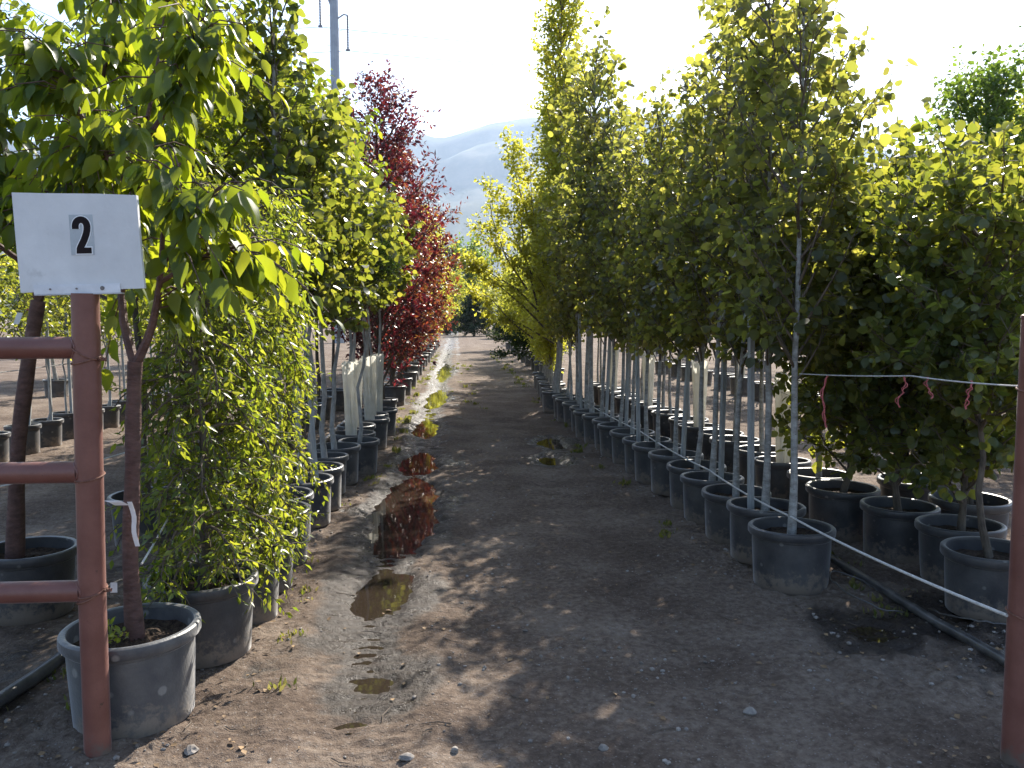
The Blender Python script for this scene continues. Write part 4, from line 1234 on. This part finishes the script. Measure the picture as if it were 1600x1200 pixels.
def flakes(n):
    L = Leaves('rhomb')
    X = rs.uniform(-2.8, 3.0, n); Y = 2.2 + 12 * rs.uniform(0, 1, n) ** 1.6
    # more of it towards the pots than in the middle of the lane
    keep = rs.uniform(0, 1, n) < np.clip(0.18 + 0.9 * (np.abs(X - 0.4) > 1.25), 0, 1)
    X, Y = X[keep], Y[keep]; n = len(X)
    th = rs.uniform(0, 6.28, n)
    L.put(np.stack([X, Y, ground_z(X, Y) + 0.006], 1), np.stack([np.cos(th), np.sin(th), rs.uniform(-0.15, 0.25, n)], 1),
          np.stack([rs.normal(0, .3, n), rs.normal(0, .3, n), np.ones(n)], 1), rs.uniform(0.012, 0.04, n), rs.uniform(0, 1, n))
    return L.done().mesh("leaf_litter", 'litter')
o = link("leaf_litter", flakes(2600))
tag(o, "dry leaf litter scattered by the pots", "litter", kind="stuff")

def sticks(n):
    b = MB()
    for k in range(n):
        x = rs.uniform(-2.4, 2.8); y = 2.4 + 8 * rs.uniform() ** 1.5
        th = rs.uniform(0, 6.28); ln = rs.uniform(0.04, 0.16)
        P = [(x + ln * u * math.cos(th + 0.5 * u), y + ln * u * math.sin(th + 0.5 * u)) for u in (0, 0.5, 1)]
        b.tube([(a, c, float(ground_z(a, c)) + 0.006) for a, c in P], [0.0028, 0.0024, 0.0014], 4)
    return b.mesh("twigs", 'twig')
o = link("fallen_twigs", sticks(170))
tag(o, "thin fallen twigs lying on the dirt", "twigs", kind="stuff")

def grass():
    L = Leaves('lance')
    spots = [(rs.uniform(-1.02, -0.75), y) for y in np.concatenate([rs.uniform(3.6, 9, 9), rs.uniform(9, 40, 50)])]
    spots += [(rs.uniform(1.45, 1.75), y) for y in rs.uniform(5, 40, 50)]
    spots += [(rs.uniform(-0.15, 0.5), y) for y in rs.uniform(12, 30, 22)]
    spots += [(rs.uniform(-2.0, -1.6), y) for y in rs.uniform(3.4, 8, 22)] + [(rs.uniform(2.3, 2.75), y) for y in rs.uniform(4.3, 8, 20)]
    spots += [(-0.80, 13.0 + 0.15 * k) for k in range(6)]
    for x, y in spots:
        n = int(rs.integers(8, 26)); hgt = rs.uniform(0.02, 0.06) * (1.5 if y > 9 else 1)
        X = x + rs.normal(0, 0.035, n); Y = y + rs.normal(0, 0.035, n)
        th = rs.uniform(0, 6.28, n); sp = rs.uniform(0.1, 0.8, n)
        a = np.stack([sp * np.cos(th), sp * np.sin(th), np.ones(n)], 1)
        L.put(np.stack([X, Y, ground_z(X, Y) - 0.004], 1), a, rs.normal(size=(n, 3)), hgt * rs.uniform(0.5, 1.2, n), rs.uniform(0, 1, n))
    return L.done().mesh("weeds", 'grass')
o = link("grass_tufts", grass())
tag(o, "small grass tufts along the edges of the lane", "grass", kind="stuff")

# seedlings in the front pots
def seedling(root, p, n, size, seed, tint):
    rg = np.random.default_rng(seed)
    L = Leaves('ovate')
    for k in range(n):
        th = rg.uniform(0, 6.28)
        twig_leaves(L, rg, np.array(p) + rg.normal(0, 0.015, 3) * np.array([1, 1, 0]), np.array([0.6 * math.cos(th), 0.6 * math.sin(th), 1.0]), rg.uniform(0.03, 0.09), 4, size, -0.1, tint)
    link("seedling", L.done().mesh("seedling", 'leaf_weeping'), root)["kind"] = "stuff"
seedling(A, (-0.03, -0.10, 0.345), 9, 0.032, 3, 0.95)

# ------------------------------------------------------------------ hazy air
hz = MB().box((0, 0, (MT + 40 - 8) / 2), (15000, 15000, MT + 40 + 8)).mesh("haze", None, False)
hm = bpy.data.materials.new("haze_air"); hm.use_nodes = True
hn = hm.node_tree; hn.nodes.clear()
ho = hn.nodes.new("ShaderNodeOutputMaterial")
pv = hn.nodes.new("ShaderNodeVolumePrincipled")
pv.inputs["Color"].default_value = (0.58, 0.74, 1.0, 1)
pv.inputs["Density"].default_value = 0.00011
pv.inputs["Anisotropy"].default_value = 0.35
hn.links.new(pv.outputs[0], ho.inputs["Volume"])
hz.materials.append(hm)
h_ = link("haze", hz)
tag(h_, "thin sunlit haze in the air", "haze", kind="stuff")
